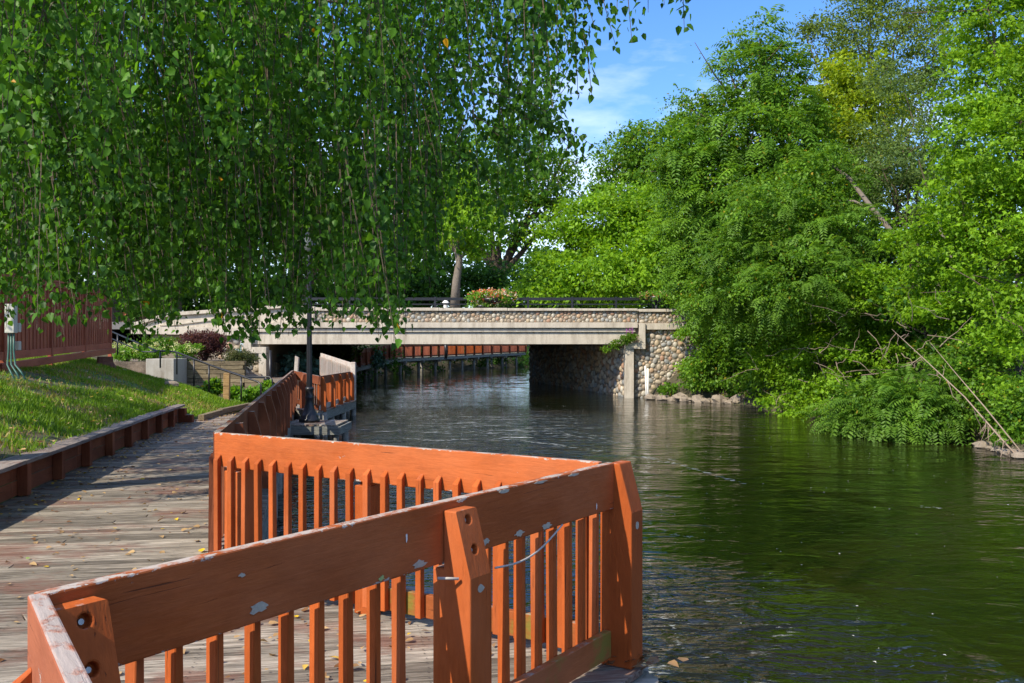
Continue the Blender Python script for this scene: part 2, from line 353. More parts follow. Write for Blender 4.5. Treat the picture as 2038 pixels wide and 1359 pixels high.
def water_mat():
    m, t, b, out = mat_new('river_water'); g = nn(t, 'NewGeometry'); P = g.outputs['Position']
    sx = nn(t, 'SeparateXYZ'); t.links.new(P, sx.inputs[0])
    n1 = noise(t, P, 1.9, 2, 0.45, (0.7, 1.35, 1), dist=1.3); n2 = noise(t, P, 6.5, 2, 0.5, (0.7, 1.3, 1), dist=1.0); n0 = noise(t, P, 0.45, 2, 0.5, (1, 1.4, 1), dist=0.6)
    # riffle zone below the bridge (real rougher water there) and beside the deck
    def zone(x, y, rx, ry):
        a = mth(t, 'DIVIDE', mth(t, 'SUBTRACT', sx.outputs['X'], x), rx); c = mth(t, 'DIVIDE', mth(t, 'SUBTRACT', sx.outputs['Y'], y), ry)
        d = mth(t, 'ADD', mth(t, 'MULTIPLY', a, a), mth(t, 'MULTIPLY', c, c))
        return mth(t, 'SUBTRACT', 1.0, d, True)
    z1 = zone(-1.0, 29, 6.5, 10); z2 = zone(1.9, 7.0, 2.0, 4.0); z3 = zone(-1.0, 17, 3.5, 8)
    zz = mth(t, 'ADD', mth(t, 'MULTIPLY', z1, 0.9), mth(t, 'ADD', mth(t, 'MULTIPLY', z2, 1.5), mth(t, 'MULTIPLY', z3, 0.6)))
    amp = mth(t, 'ADD', mth(t, 'MULTIPLY', zz, 2.4), 0.50)
    amp = mth(t, 'MULTIPLY', amp, ramp(t, mth(t, 'MULTIPLY', sx.outputs['Y'], 0.01), [(0.42, 1.0), (0.54, 0.10)]))
    h = mth(t, 'ADD', mth(t, 'MULTIPLY', n0, 2.0), mth(t, 'MULTIPLY', amp, mth(t, 'ADD', n1, mth(t, 'MULTIPLY', n2, 0.30))))
    bump(t, b, h, 1.0, 0.042)
    fo = noise(t, P, 1.5, 9, 0.78, (0.5, 2.4, 1), dist=1.2)
    fm = ramp(t, mth(t, 'ADD', fo, mth(t, 'ADD', mth(t, 'MULTIPLY', z1, 0.11), mth(t, 'MULTIPLY', z2, 0.085))), [(0.665, 0.0), (0.73, 1.0)])  # pale colour: foam, plus bright reflections painted in beside the deck
    bot = ramp(t, noise(t, P, 0.25, 5, 0.6), [(0.35, (0.010, 0.008, 0.002)), (0.65, (0.005, 0.009, 0.002))])
    c = mix(t, mth(t, 'MULTIPLY', fm, 0.8), bot, (0.55, 0.56, 0.52))
    t.links.new(c, b.inputs['Base Color'])
    t.links.new(mth(t, 'ADD', mth(t, 'MULTIPLY', fm, 0.5), 0.045), b.inputs['Roughness']); b.inputs['IOR'].default_value = 1.333
    return m
M['water'] = water_mat()

# ------------------------------------------------------------------ leaf meshes (numpy)
def unit(a): return a / np.maximum(np.linalg.norm(a, axis=-1, keepdims=True), 1e-9)
T_OVAL = (np.array([[0,0,0],[0.5,-0.30,0.06],[1,0,-0.05],[0.5,0.30,0.06]]), [(0,1,2),(0,2,3)])
T_BIRCH = (np.array([[0,0,0],[0.22,-0.36,0.07],[0.6,-0.27,0.05],[1.05,0,-0.10],[0.6,0.27,0.05],[0.22,0.36,0.07]]), [(0,1,2),(0,2,3),(0,3,4),(0,4,5)])
T_LANCE = (np.array([[0,0,0],[0.4,-0.17,0.04],[1,0,-0.1],[0.4,0.17,0.04]]), [(0,1,2),(0,2,3)])
T_BLADE = (np.array([[0,-0.06,0],[0,0.06,0],[1,0,0]]), [(0,1,2)])
T_MAPLE = (np.array([[0,0,0],[0.25,-0.45,0],[0.5,-0.12,0.05],[1,0,-0.08],[0.5,0.12,0.05],[0.25,0.45,0]]), [(0,1,2),(0,2,3),(0,3,4),(0,4,5)])
def leaf_mesh(name, mat, P, D, NRM, size, tmpl, rnd=None):
    """P base points, D leaf direction, NRM leaf normal, size length per leaf"""
    tv, tf = tmpl; n = len(P); D = unit(D); S = unit(np.cross(NRM, D)); U = np.cross(D, S)
    s = np.asarray(size).reshape(-1, 1, 1) * np.ones((n, 1, 1))
    V = P[:, None, :] + s * (tv[None, :, 0:1] * D[:, None] + tv[None, :, 1:2] * S[:, None] + tv[None, :, 2:3] * U[:, None])
    k = len(tv); V = V.reshape(-1, 3)
    tf = np.array(tf); Fc = (np.arange(n)[:, None, None] * k + tf[None]).reshape(-1)
    me = bpy.data.meshes.new(name); nf = len(Fc) // 3
    me.vertices.add(len(V)); me.vertices.foreach_set('co', V.astype(np.float32).ravel())
    me.loops.add(nf * 3); me.loops.foreach_set('vertex_index', Fc.astype(np.int32))
    me.polygons.add(nf); me.polygons.foreach_set('loop_start', np.arange(0, nf * 3, 3, dtype=np.int32)); me.polygons.foreach_set('loop_total', np.full(nf, 3, np.int32))
    me.update(calc_edges=True)
    if rnd is None: rnd = RNG.random(n)
    at_ = me.attributes.new('rnd', 'FLOAT', 'POINT'); at_.data.foreach_set('value', np.repeat(rnd, k).astype(np.float32))
    me.materials.append(mat); me.shade_smooth() if False else None
    return me
def rvec(n): return unit(RNG.normal(size=(n, 3)))
def blob_points(blobs, n, clump=0.35, per=30, shell=0.55):
    """clumped points through a union of ellipsoids; returns points and outward directions"""
    blobs = np.array(blobs, float); vol = (blobs[:, 3] * blobs[:, 4] * blobs[:, 5]) ** 0.72; pr = vol / vol.sum()
    nc = max(3, n // per); bi = RNG.choice(len(blobs), nc, p=pr)
    d = rvec(nc); r = shell + (1 - shell) * RNG.random(nc) ** 0.6; r *= 1 + 0.10 * RNG.normal(size=nc)
    C = blobs[bi, :3] + d * r[:, None] * blobs[bi, 3:6]
    w = RNG.random(nc) ** 2 + 0.12; ci = RNG.choice(nc, n, p=w / w.sum())
    off = RNG.normal(size=(n, 3)) * clump * np.array([1, 1, 0.42]) * (0.6 + 0.8 * RNG.random(nc))[ci][:, None]
    return C[ci] + off, d[ci]
def crown(name, mat, parent, blobs, n, size, tmpl=T_OVAL, clump=0.35, per=30, shell=0.55, droop=0.35, off=None, base=(0, 0, 0)):
    P, O = blob_points(blobs, n, clump, per, shell)
    D = O * 0.5 + RNG.normal(size=(n, 3)) * 0.6; D[:, 2] -= droop
    NR = O * 0.4 + RNG.normal(size=(n, 3)) * 0.55; NR[:, 2] += 0.75
    s = size * (0.6 + 0.8 * RNG.random(n))
    me = leaf_mesh(name, mat, P - np.array(base), D, NR, s, tmpl)
    return me
def fronds(mat, name, blobs, nf, length, leaflets=7, lsize=0.33, base=(0, 0, 0), shell=0.75, droop=0.5, clump=0.2, tmpl=T_LANCE):
    P, O = blob_points(blobs, nf, clump, 5, shell)
    D = O * 1.0 + RNG.normal(size=(nf, 3)) * 0.45; D[:, 2] += 0.05; D = unit(D)
    Ln = length * (0.6 + 0.7 * RNG.random(nf))
    S = unit(np.cross(D, np.tile([0, 0, 1.0], (nf, 1)) + RNG.normal(size=(nf, 3)) * 0.25))
    ps, ds, ns, ss, rs = [], [], [], [], []
    rb = RNG.random(nf)
    for i in range(leaflets):
        t = (i + 1.0) / leaflets
        pos = P + D * (Ln * t)[:, None]; pos[:, 2] -= droop * Ln * t * t
        tang = D.copy(); tang[:, 2] -= 2 * droop * t; tang = unit(tang); up = np.cross(S, tang) * -1
        for sg in (-1, 1):
            dd = tang * 0.45 + S * sg * 0.95; dd[:, 2] -= 0.28
            ps.append(pos); ds.append(dd); ns.append(np.cross(S, tang)); ss.append(Ln * lsize * (1.15 - 0.5 * t)); rs.append(np.clip(rb * 0.8 + RNG.random(nf) * 0.2, 0, 1))
    NR = np.concatenate(ns); NR = np.where(NR[:, 2:3] < 0, -NR, NR)
    return leaf_mesh(name, mat, np.concatenate(ps) - np.array(base), np.concatenate(ds), NR, np.concatenate(ss), tmpl, np.concatenate(rs))
def pb(px, py, Y, rpx, rpy=None, ry=None):      # ellipsoid: centre from the photo at depth Y, radii in photo pixels
    p = at(px, py, Y); k = Y / F; rpy = rpy or rpx
    return (p.x, p.y, p.z, rpx * k, (ry if ry else rpx * k), rpy * k)
def limbs(root, base, blobs, r0, mat, jit=0.15, n=None, ground=None, trunkname='trunk'):
    """tapered trunk to the middle of the crown and a limb to each larger blob"""
    bl = [Vector(b[:3]) for b in blobs]; base = Vector(base)
    c = sum(bl, Vector()) / len(bl); top = Vector((c.x, c.y, max(b.z for b in bl)))
    fork = base.lerp(top, 0.38)
    m = MB(); pts = jag(base, fork, 4, jit * 0.7); m.tube(pts, [r0 * (1 - 0.1 * i) for i in range(5)], 9)
    m.build(trunkname, mat, root, smooth=True)
    m = MB()
    for b in bl[:n]:
        p = jag(fork - Vector((0, 0, r0)), b, 5, jit * 1.6); m.tube(p, [r0 * 0.55 * (1 - 0.17 * i) for i in range(6)], 6)
        for _ in range(3):
            q = p[random.randint(2, 4)]; e = q + Vector((random.uniform(-1, 1), random.uniform(-1, 1), random.uniform(0, 1))) * (b - fork).length * 0.4
            m.tube(jag(q, e, 3, jit), [r0 * 0.2, r0 * 0.15, r0 * 0.1, r0 * 0.04], 5)
    m.build('limb', mat, root, smooth=True)
def tree(name, label, cat, base, blobs, n, size, lm, tmpl=T_OVAL, r0=0.2, bark='bark', group=None, clump=0.35, per=75, shell=0.5, fr=None, droop=0.35, trunk=True):
    root = empty(name, base, label, cat, group); b = tuple(base)
    if n: link('crown', crown('crown', M[lm], root, blobs, n, size, tmpl, clump, per, shell, droop, base=b), root, b)
    if fr:
        link('frond_foliage', fronds(M[fr.get('mat', lm)], 'frond_foliage', fr.get('blobs', blobs), fr['n'], fr['len'], fr.get('k', 7), fr.get('ls', 0.33), b), root, b)
    if trunk: limbs(root, base, blobs, r0, M[bark])
    return root

# ------------------------------------------------------------------ THE SETTING: river, banks
WZ = -0.85
m = MB(); m.add([(-90, -30, WZ), (140, -30, WZ), (140, 200, WZ), (-90, 200, WZ)], [(0, 1, 2, 3)])
tag(m.build('river', M['water']), 'dark green rippled river', None, kind='structure')
m = MB(); m.add([(-900, -300, -2.2), (900, -300, -2.2), (900, 1500, -2.2), (-900, 1500, -2.2)], [(0, 1, 2, 3)])
tag(m.build('ground', M['soil']), 'ground', None, kind='structure')
def curb_x(y): return np.interp(y, [-30, 3, 9.75, 20, 25, 29, 33, 36, 45, 67, 80, 92, 110, 125, 150, 200], [1.8, -4.25, -5.5, -7.4, -7.5, -7.6, -7.9, -8.9, -12.1, -13.5, -12.6, -8.2, -0.5, 8, 60, 140]) if y > 3 else -4.25
SCOL = [0, 1, 2, 3.4, 5.3, 8, 14, 40, 400]
ROWS = {-30: [.38,.55,.8,1.1,1.2,1.3,1.5,1.8,2], 10: [.38,.6,.85,1.15,1.2,1.3,1.5,1.8,2], 19.9: [.40,.68,.95,1.24,1.34,1.4,1.6,1.8,2], 21.2: [0.02,.50,.85,1.20,1.36,1.45,1.6,1.8,2],
        25: [-.06,.30,.66,1.08,1.46,1.5,1.6,1.8,2], 26.6: [-.10,.14,.46,.86,1.40,1.55,1.6,1.8,2], 28: [-.2,-.15,.05,.45,1.15,1.5,1.6,1.8,2], 30: [-.3,-.3,-.25,-.1,.6,1.4,1.6,1.8,2],
        35.9: [-.35,-.3,-.3,-.3,-.2,1.2,1.5,2,2.4], 36.4: [-.5,-.4,-.3,.5,1.0,1.1,1.6,2.2,2.6], 44: [-1.3,-.4,-.4,-.3,.3,1.1,1.6,2.8,2.8], 45.3: [-1.3,0,.4,1,1.4,1.8,2.4,2.6,2.6],
        67: [-1.3,-.3,.5,1.0,1.5,2.2,2.6,2.6,2.6], 80: [-1.2,-.2,.4,1.0,1.6,2.2,2.7,3,3], 110: [-1.2,-.2,.4,1.0,1.6,2.2,2.7,3,3], 200: [-1.2,-.2,.4,1.0,1.6,2.2,2.7,3,3]}
RY = sorted(ROWS); RT = np.array([ROWS[k] for k in RY])
def left_z(x, y):
    s = curb_x(y) - x; col = [np.interp(y, RY, RT[:, j]) for j in range(len(SCOL))]
    return float(np.interp(s, SCOL, col)) + 0.03 * math.sin(x * 2.1 + y * 1.3) * min(1, max(0, s)) 
ys = list(np.arange(-8, 20, 0.5)) + [19.9, 20.0, 20.4, 21.2] + list(np.arange(21.5, 46.5, 0.35)) + list(np.arange(47, 200, 3.0))
ys = sorted(set(round(float(y), 3) for y in ys))
ss = [0, .25, .5, .75, 1, 1.5, 2, 2.5, 3, 3.4, 4, 4.6, 5.3, 6, 7, 8, 10, 12, 14, 20, 40, 120, 400]
V = []; Fq = []
for i, y in enumerate(ys):
    ex = curb_x(y)
    V.append((ex + 0.0, y, -2.0))
    for s in ss: V.append((ex - s, y, left_z(ex - s, y)))
nc = len(ss) + 1
for i in range(len(ys) - 1):
    for j in range(nc - 1): a = i * nc + j; Fq.append((a, a + 1, a + 1 + nc, a + nc))
Fa = [f for f in Fq if V[f[0]][1] < 35]; Fb = [f for f in Fq if V[f[0]][1] >= 35]
def sub_mesh(name, V, Fs, mat):
    ids = sorted({i for f in Fs for i in f}); mp_ = {i: k for k, i in enumerate(ids)}
    return link(name, pymesh(name, [V[i] for i in ids], [tuple(mp_[i] for i in f) for f in Fs], mat, True))
sub_mesh('grass_bank', V, Fa, M['lawn'])['kind'] = 'structure'; sub_mesh('far_bank', V, Fb, M['soil'])['kind'] = 'structure'
def right_x(y): return float(np.interp(y, [-60, 10, 18, 23.5, 27, 32.5, 40.5, 42.5, 45, 68, 75, 100, 130, 200], [11, 11, 11.4, 11.9, 11.2, 10.6, 9.6, 7.6, 6.3, 2.0, 4, 22, 60, 160]))
V = []; Fq = []; ys = list(np.arange(-20, 48, 0.8)) + list(np.arange(48, 200, 3.0)); ss = [0, .3, .7, 1.2, 2, 3.5, 6, 10, 20, 60, 400]; zz = [-1.1, -.75, -.45, -.1, .4, 1.1, 1.8, 2.3, 2.6, 2.8, 3]
for y in ys:
    ex = right_x(y) + 0.25 * math.sin(y * 1.7) * (1 if y < 42 else 0)
    for s, z in zip(ss, zz): V.append((ex + s, y, z + 0.1 * math.sin(3 * s + y) * (s > .3)))
nc = len(ss)
for i in range(len(ys) - 1):
    for j in range(nc - 1): a = i * nc + j; Fq.append((a, a + nc, a + 1 + nc, a + 1))
o = link('river_bank', pymesh('river_bank', V, Fq, M['soil'], True)); tag(o, 'earth bank under the trees across the river', None, kind='structure')

# ------------------------------------------------------------------ boardwalk
A = Vector((-2.11, 6.46, 0)); P_ = Vector((0.52, 4.77, 0)); Nn = Vector((-1.175, 2.24, 0)); Q = Vector((0.60, -0.49, 0)); B = Vector((-6.6, 27.2, -0.05))
MM = Vector((-5.45, 25.6, -0.17)); C_ = Vector((-5.9, 33.0, -0.27)); D_ = Vector((-9.4, 44.5, 0.25))
def deck_z(y): return float(np.interp(y, [0, 22, 26, 33, 45, 60], [0, -0.02, -0.15, -0.27, 0.15, 0.0]))
river_side = [Q + Vector((0.4, -6, 0)), Q, Nn, P_, A, B, MM, C_, D_ + Vector((0.3, 0, 0)), at(655, 742, 58)]
out_off = 0.22
def seg_int(poly, u0, ud, vd, v):      # intersections of line {u0 + v*vd + s*ud} with polyline; return s list
    res = []
    for a, b in zip(poly[:-1], poly[1:]):
        a2, b2 = Vector((a.x, a.y)), Vector((b.x, b.y))
        va = (a2 - u0).dot(vd); vb = (b2 - u0).dot(vd)
        if (va - v) * (vb - v) <= 0 and abs(va - vb) > 1e-9:
            f = (v - va) / (vb - va); p = a2.lerp(b2, f); res.append((p - u0).dot(ud))
    return res
def offset_poly(poly, d):
    out = []
    for i, p in enumerate(poly):
        n_ = Vector((0, 0, 0))
        for a, b in ((i - 1, i), (i, i + 1)):
            if a < 0 or b >= len(poly): continue
            t_ = poly[b] - poly[a]; t_.z = 0; t_.normalize(); n_ += Vector((t_.y, -t_.x, 0))
        out.append(p + n_.normalized() * d * (1.35 if n_.length < 1.4 else 1.0))
    return out
rs = offset_poly(river_side, out_off)
boardwalk = empty('boardwalk', (-3, 6, 0), 'weathered grey plank boardwalk with traces of red paint, following the river', None); del boardwalk['label']
boardwalk['kind'] = 'structure'
ud = Vector((0.985, 0.172)).normalized(); vd = Vector((-ud.y, ud.x)); u0 = Vector((-4.0, 0.0))
left_poly = [Vector((curb_x(y), y, 0)) for y in (-9, 3, 9.75, 20, 25, 29, 33, 36, 44.9, 50)] ; left_poly += [Vector((-12.6, 60, 0))]
PW = 0.145; far_mb = MB(); cnt = 0; k = 0; v = -1.5
while v < 52:
    v0, v1 = v + 0.0055, v + PW - 0.0055
    ends = []
    for vv in (v0, v1):
        l = seg_int(left_poly, u0, ud, vd, vv); r = seg_int(rs, u0, ud, vd, vv)
        if not l or not r: ends = None; break
        ends.append((min(l), sorted(r)))
    v += PW
    if not ends: continue
    n_int = min(len(ends[0][1]), len(ends[1][1])); spans = [((ends[0][0], ends[0][1][0]), (ends[1][0], ends[1][1][0]))]
    if n_int >= 3: spans.append(((ends[0][1][1], ends[0][1][2]), (ends[1][1][1], ends[1][1][2])))
    for (a0, a1), (b0, b1) in spans:
        if min(a1 - a0, b1 - b0) < 0.05: continue
        cs = [u0 + ud * a0 + vd * v0, u0 + ud * a1 + vd * v0, u0 + ud * b1 + vd * v1, u0 + ud * b0 + vd * v1]
        zc = deck_z((cs[0].y + cs[2].y) / 2) + random.uniform(-0.003, 0.003)
        pts = [Vector((c.x, c.y, zc)) for c in cs]
        if cnt < 296 and pts[0].y < 31:
            ctr = sum(pts, Vector()) / 4; q = frame_quat((ud.x, ud.y, 0), (vd.x, vd.y, 0)); qi = q.inverted()
            # split long planks at random butt joints
            parts_ = [pts]
            if (pts[1] - pts[0]).length > 2.6 and pts[0].y < 14 and random.random() < .5:
                f = random.uniform(0.25, 0.75); g_ = 0.0010
                parts_ = [[pts[0], pts[0].lerp(pts[1], f - g_), pts[3].lerp(pts[2], f - g_), pts[3]], [pts[0].lerp(pts[1], f + g_), pts[1], pts[2], pts[3].lerp(pts[2], f + g_)]]
            for pp in parts_:
                ctr = sum(pp, Vector()) / 4; mb = MB(); lp = [qi @ (p - ctr) for p in pp]
                mb.prism([p + Vector((0, 0, -0.038)) for p in lp], (0, 0, 0.038))
                o = link('plank', pymesh('plank', mb.v, mb.f, M['plank']), boardwalk, ctr, q)
                if pp[0].y < 9: bev(o, 0.004, 1)
                cnt += 1
        else: far_mb.prism([p + Vector((0, 0, -0.038)) for p in pts], (0, 0, 0.038))
o = far_mb.build('far_planks', M['plank'], boardwalk); o['kind'] = 'stuff'
nb_ = MB()
v = -1.5
while v < 14:
    c_v = v + PW / 2; v += PW
    for s_ in np.arange(-3, 7, 0.61):
        for dv_ in (-.04, .04):
            p = u0 + ud * (s_ + random.uniform(-.006, .006)) + vd * (c_v + dv_)
            xr_ = np.interp(p.y, [2.24, 4.77, 6.46, 27], [-1.175, 0.52, -2.11, -6.6])
            if p.x < curb_x(p.y) + .1 or p.x > xr_ - .03 or p.y < 2: continue
            nb_.add([(p.x + .0055 * math.cos(a_), p.y + .0055 * math.sin(a_), 0.0042) for a_ in (0, 1.05, 2.1, 3.14, 4.19, 5.24)], [(0, 1, 2, 3, 4, 5)])
o = nb_.build('nail_heads', M['iron'], boardwalk); o['kind'] = 'stuff'
# rim joists and pilings under the river edge
for a, b in zip(rs[1:-1], rs[2:]):
    if b.y > 50: continue
    d = (b - a).normalized(); n_ = Vector((d.y, -d.x, 0)) * -0.03
    za, zb = deck_z(a.y), deck_z(b.y)
    far = a.y > 24
    board('rim_joist', Vector((a.x, a.y, za - 0.165)) + n_, Vector((b.x, b.y, zb - 0.165)) + n_, n_, 0.04, 0.24, M['greywood'], boardwalk)
    cntp = max(1, int((b - a).length / 2.2))
    for i in range(cntp + 1):
        p = a.lerp(b, i / cntp) + n_ * 3.5
        MB().tube([(p.x, p.y, deck_z(p.y) - 0.05), (p.x, p.y, -1.6)], 0.09, 10).build('piling', M['pile'], boardwalk, True)
# ------------------------------------------------------------------ railings
def hole_quad(c00, c10, c11, c01, hr, depth, seg=12, cu=0.5, cv=0.5):
    """quad with a round counterbored hole; returns verts, faces"""
    c00, c10, c11, c01 = map(Vector, (c00, c10, c11, c01)); U = (c10 - c00); Vv = (c01 - c00); n_ = U.cross(Vv).normalized()
    lu, lv = U.length, Vv.length; cen = c00 + U * cu + Vv * cv; u, w = U.normalized(), Vv.normalized(); vs = []; fs = []
    for k in range(seg):
        th = 2 * math.pi * (k + 0.5) / seg; dx, dy = math.cos(th), math.sin(th)
        tx = ((lu * (1 - cu)) if dx > 0 else lu * cu) / max(abs(dx), 1e-6); ty = ((lv * (1 - cv)) if dy > 0 else lv * cv) / max(abs(dy), 1e-6); r = min(tx, ty)
        vs.append(cen + (u * dx + w * dy) * r)
    angs = [(2 * math.pi * (k + 0.5) / seg) for k in range(seg)]
    for k in range(seg): vs.append(cen + (u * math.cos(angs[k]) + w * math.sin(angs[k])) * hr)
    for k in range(seg): vs.append(cen + (u * math.cos(angs[k]) + w * math.sin(angs[k])) * hr + n_ * depth)
    corners = [c00, c10, c11, c01]; n0 = len(vs); vs += corners
    for k in range(seg):
        k2 = (k + 1) % seg; fs.append((k, k2, seg + k2, seg + k)); fs.append((seg + k, seg + k2, 2 * seg + k2, 2 * seg + k))
        p, q_ = vs[k], vs[k2]     # add corner triangle when consecutive boundary points lie on different sides
        pu, pv = (p - c00).dot(u), (p - c00).dot(w); qu, qv = (q_ - c00).dot(u), (q_ - c00).dot(w)
        if abs(pu - qu) > 1e-5 and abs(pv - qv) > 1e-5:
            for ci, c in enumerate(corners):
                cu_, cv_ = (c - c00).dot(u), (c - c00).dot(w)
                if (abs(cu_ - pu) < 1e-4 or abs(cv_ - pv) < 1e-4) and (abs(cu_ - qu) < 1e-4 or abs(cv_ - qv) < 1e-4): fs.append((k, n0 + ci, k2)); break
    fs.append(tuple(range(2 * seg, 3 * seg))[::-1])
    return vs, fs, cen + n_ * depth, -n_
def post_mesh(H, w=0.135, holes=True, top_drop=0.032):
    """local X up (0 at deck), local Y outward, local Z along the rail"""
    zt = H - top_drop; zs = H - 0.285; yo = 0.155; yt = 0.085; yi = 0.024
    prof = [(0.0, -0.03), (0.0, yo), (zs, yo), (zt, yt), (zt, yi), (H - 0.262, yi), (H - 0.262, -0.03)]
    mb = MB(); n = len(prof); h = w / 2
    lo = [Vector((x, y, -h)) for x, y in prof]; hi = [Vector((x, y, h)) for x, y in prof]
    mb.add(lo, [tuple(range(n))]); mb.add(hi, [tuple(range(n))[::-1]])
    cents = []
    for i in range(n):
        j = (i + 1) % n
        if i == 2 and holes:
            a, b, c, d = lo[2], hi[2], hi[3], lo[3]; mid1, mid2 = a.lerp(d, 0.5), b.lerp(c, 0.5)
            for q, cv_ in (((b, a, mid1, mid2), 0.80), ((mid2, mid1, d, c), 0.70)):
                vs, fs, cen, n_ = hole_quad(*q, 0.019, 0.03, cv=cv_); mb.add(vs, fs); cents.append((cen, n_))
        else: mb.add([lo[i], lo[j], hi[j], hi[i]], [(3, 2, 1, 0)])
    me = pymesh('post', mb.v, mb.f, None); me.update()
    return me, cents
def fix_normals(me):
    import bmesh
    bm = bmesh.new(); bm.from_mesh(me); bmesh.ops.remove_doubles(bm, verts=bm.verts, dist=0.0004); bmesh.ops.recalc_face_normals(bm, faces=bm.faces); bm.to_mesh(me); bm.free()
_postcache = {}
def get_post(H, mat, holes):
    k = (round(H, 3), mat.name, holes)
    if k not in _postcache:
        me, c = post_mesh(H, holes=holes); me.materials.append(mat); fix_normals(me); _postcache[k] = (me, c)
    return _postcache[k]
def bal_mesh(Ht, z0, t, mat):
    # local X up, Y outward (towards the board), chisel top rising towards the board
    mb = MB(); a = t / 2
    mb.add([(z0,-a,-a),(z0,a,-a),(z0,a,a),(z0,-a,a),(Ht-0.035,-a,-a),(Ht,a,-a*0.6),(Ht,a,a*0.6),(Ht-0.035,-a,a)],
           [(0,1,2,3),(7,6,5,4),(0,4,5,1),(1,5,6,2),(2,6,7,3),(3,7,4,0)])
    me = pymesh('baluster', mb.v, mb.f, mat); fix_normals(me); return me
def railing(label, p0, p1, outer, post_ts, mats, nbal=None, H=1.07, H1=None, sp=0.155, near=False, group=None, rh=0.24, bottom=True, t_b=0.042, bal_ts=None, holes=None, post_mat=None, skip_ends=0.0):
    p0, p1 = Vector(p0), Vector(p1); H1 = H if H1 is None else H1
    d3 = p1 - p0; d = Vector((d3.x, d3.y, 0)); Ln = d.length; d.normalize(); n_ = Vector((d.y, -d.x, 0)) * outer; up = Vector((0, 0, 1))
    root = empty('railing', (p0 + p1) / 2, label, 'railing', group); mr, mb_, mp_, mbal = mats
    zt0, zt1 = p0.z + H, p1.z + H1
    board('top_rail', Vector((p0.x, p0.y, zt0 - rh/2)), Vector((p1.x, p1.y, zt1 - rh/2)), n_, 0.045, rh, mr, root, 0.006 if near else 0)
    if bottom:
        e = d * 0.03
        board('bottom_rail', Vector((p0.x, p0.y, p0.z + 0.125)) + e, Vector((p1.x, p1.y, p1.z + 0.125)) - e, n_, 0.042, 0.14, mb_, root, 0.005 if near else 0)
    q = frame_quat(up, n_)
    for t_ in post_ts:
        p = p0.lerp(p1, t_); h = H * (1 - t_) + H1 * t_; hh = (holes if holes is not None else near)
        me, cents = get_post(h, mp_, hh)
        o = link('post', me, root, p, q)
        if near:
            bev(o, 0.006)
            for c, nr in cents:
                bm_ = MB().tube([c, c + nr * 0.012], [0.009, 0.008], 8); link('bolt', pymesh('bolt', bm_.v, bm_.f, M['galv'], False), o, c * 0, None, world=False)
    if bal_ts is None:
        nb = nbal or max(2, int(Ln / sp)); bal_ts = [(i + 0.5) / nb for i in range(nb)]
        if post_ts: bal_ts = [b for b in bal_ts if (near or min(abs(b - t_) for t_ in post_ts) * Ln > 0.05)]
    mesh = {}
    for b in bal_ts:
        h = round((H * (1 - b) + H1 * b), 2)
        if h not in mesh: mesh[h] = bal_mesh(h - 0.15, 0.06, t_b, mbal)
        p = p0.lerp(p1, b) - n_ * (0.0235 + t_b / 2 + 0.001)
        qq = q @ Quaternion((1, 0, 0), random.uniform(-0.05, 0.05)) @ Quaternion((0, 0, 1), random.uniform(-0.008, 0.008))
        o = link('baluster', mesh[h], root, p, qq)
        if near: bev(o, 0.003, 1)
    return root, d, n_
OR = (M['orange_top'], M['orange_moss'], M['orange'], M['orange'])
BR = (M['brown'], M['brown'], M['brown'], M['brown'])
# near panel P-N: outer side is towards +x
r_pn, d_pn, n_pn = railing('nearest orange railing, closest to the camera, with a grey cord hanging from its middle post', Nn, P_, 1,
    [0.022, 0.545], OR, near=True, bal_ts=[0.097, 0.14, 0.186, 0.234, 0.278, 0.324, 0.37, 0.416, 0.463, 0.647, 0.695, 0.737, 0.785, 0.83, 0.877, 0.92, 0.966])
r_ap, d_ap, n_ap = railing('sunlit orange railing just behind the nearest one, with pointed balusters on its near side', A, P_ - Vector((0.05, -0.03, 0)), -1,
    [0.06, 0.46], OR, near=True, nbal=22, holes=False)
r_nq, _, _ = railing('short railing end at the bottom left corner with a bare flaking top edge', Nn, Q, -1, [], (M['weathered'], M['orange'], M['orange'], M['orange']), near=True, nbal=16)
# corner post at P (its own bevelled post belongs to the near railing)
me, cents = get_post(1.10, M['orange'], False)
cp = P_ + d_pn * 0.062; ndir = n_pn.copy()
o = link('post', me, r_pn, cp - ndir * 0.03, frame_quat((0, 0, 1), ndir)); bev(o, 0.006)
# paint patches on the near railing
def patch(t_, dz, w, h, mat, off=0.0245, name='paint_patch'):
    p = Nn.lerp(P_, t_) + n_pn * off + Vector((0, 0, 1.07 - dz)); mb = MB(); n = 15; w *= 1.1
    ring = [(math.cos(2*math.pi*i/n) * w/2 * random.uniform(.55, 1.25), math.sin(2*math.pi*i/n) * h/2 * random.uniform(.5, 1.3)) for i in range(n)]
    mb.prism([p + d_pn * a + Vector((0, 0, b)) - n_pn * 0.001 for a, b in ring], n_pn * 0.002); mb.build(name, mat, r_pn)
for t_, dz, w, h, mt in ((0.222, .195, .075, .030, 'putty'), (0.20, .08, .03, .012, 'putty'), (0.475, .215, .07, .035, 'putty'), (0.405, .222, .028, .02, 'lichen'),
        (0.615, .205, .07, .03, 'putty'), (0.70, .215, .07, .03, 'putty'), (0.775, .222, .08, .03, 'putty'), (0.66, .012, .08, .016, 'putty'), (0.76, .01, .10, .012, 'putty'),
        (0.86, .012, .09, .014, 'putty'), (0.56, .010, .05, .012, 'putty'), (0.45, .10, .008, .03, 'white'), (0.935, .20, .008, .03, 'white')): patch(t_, dz, w, h, M[mt])
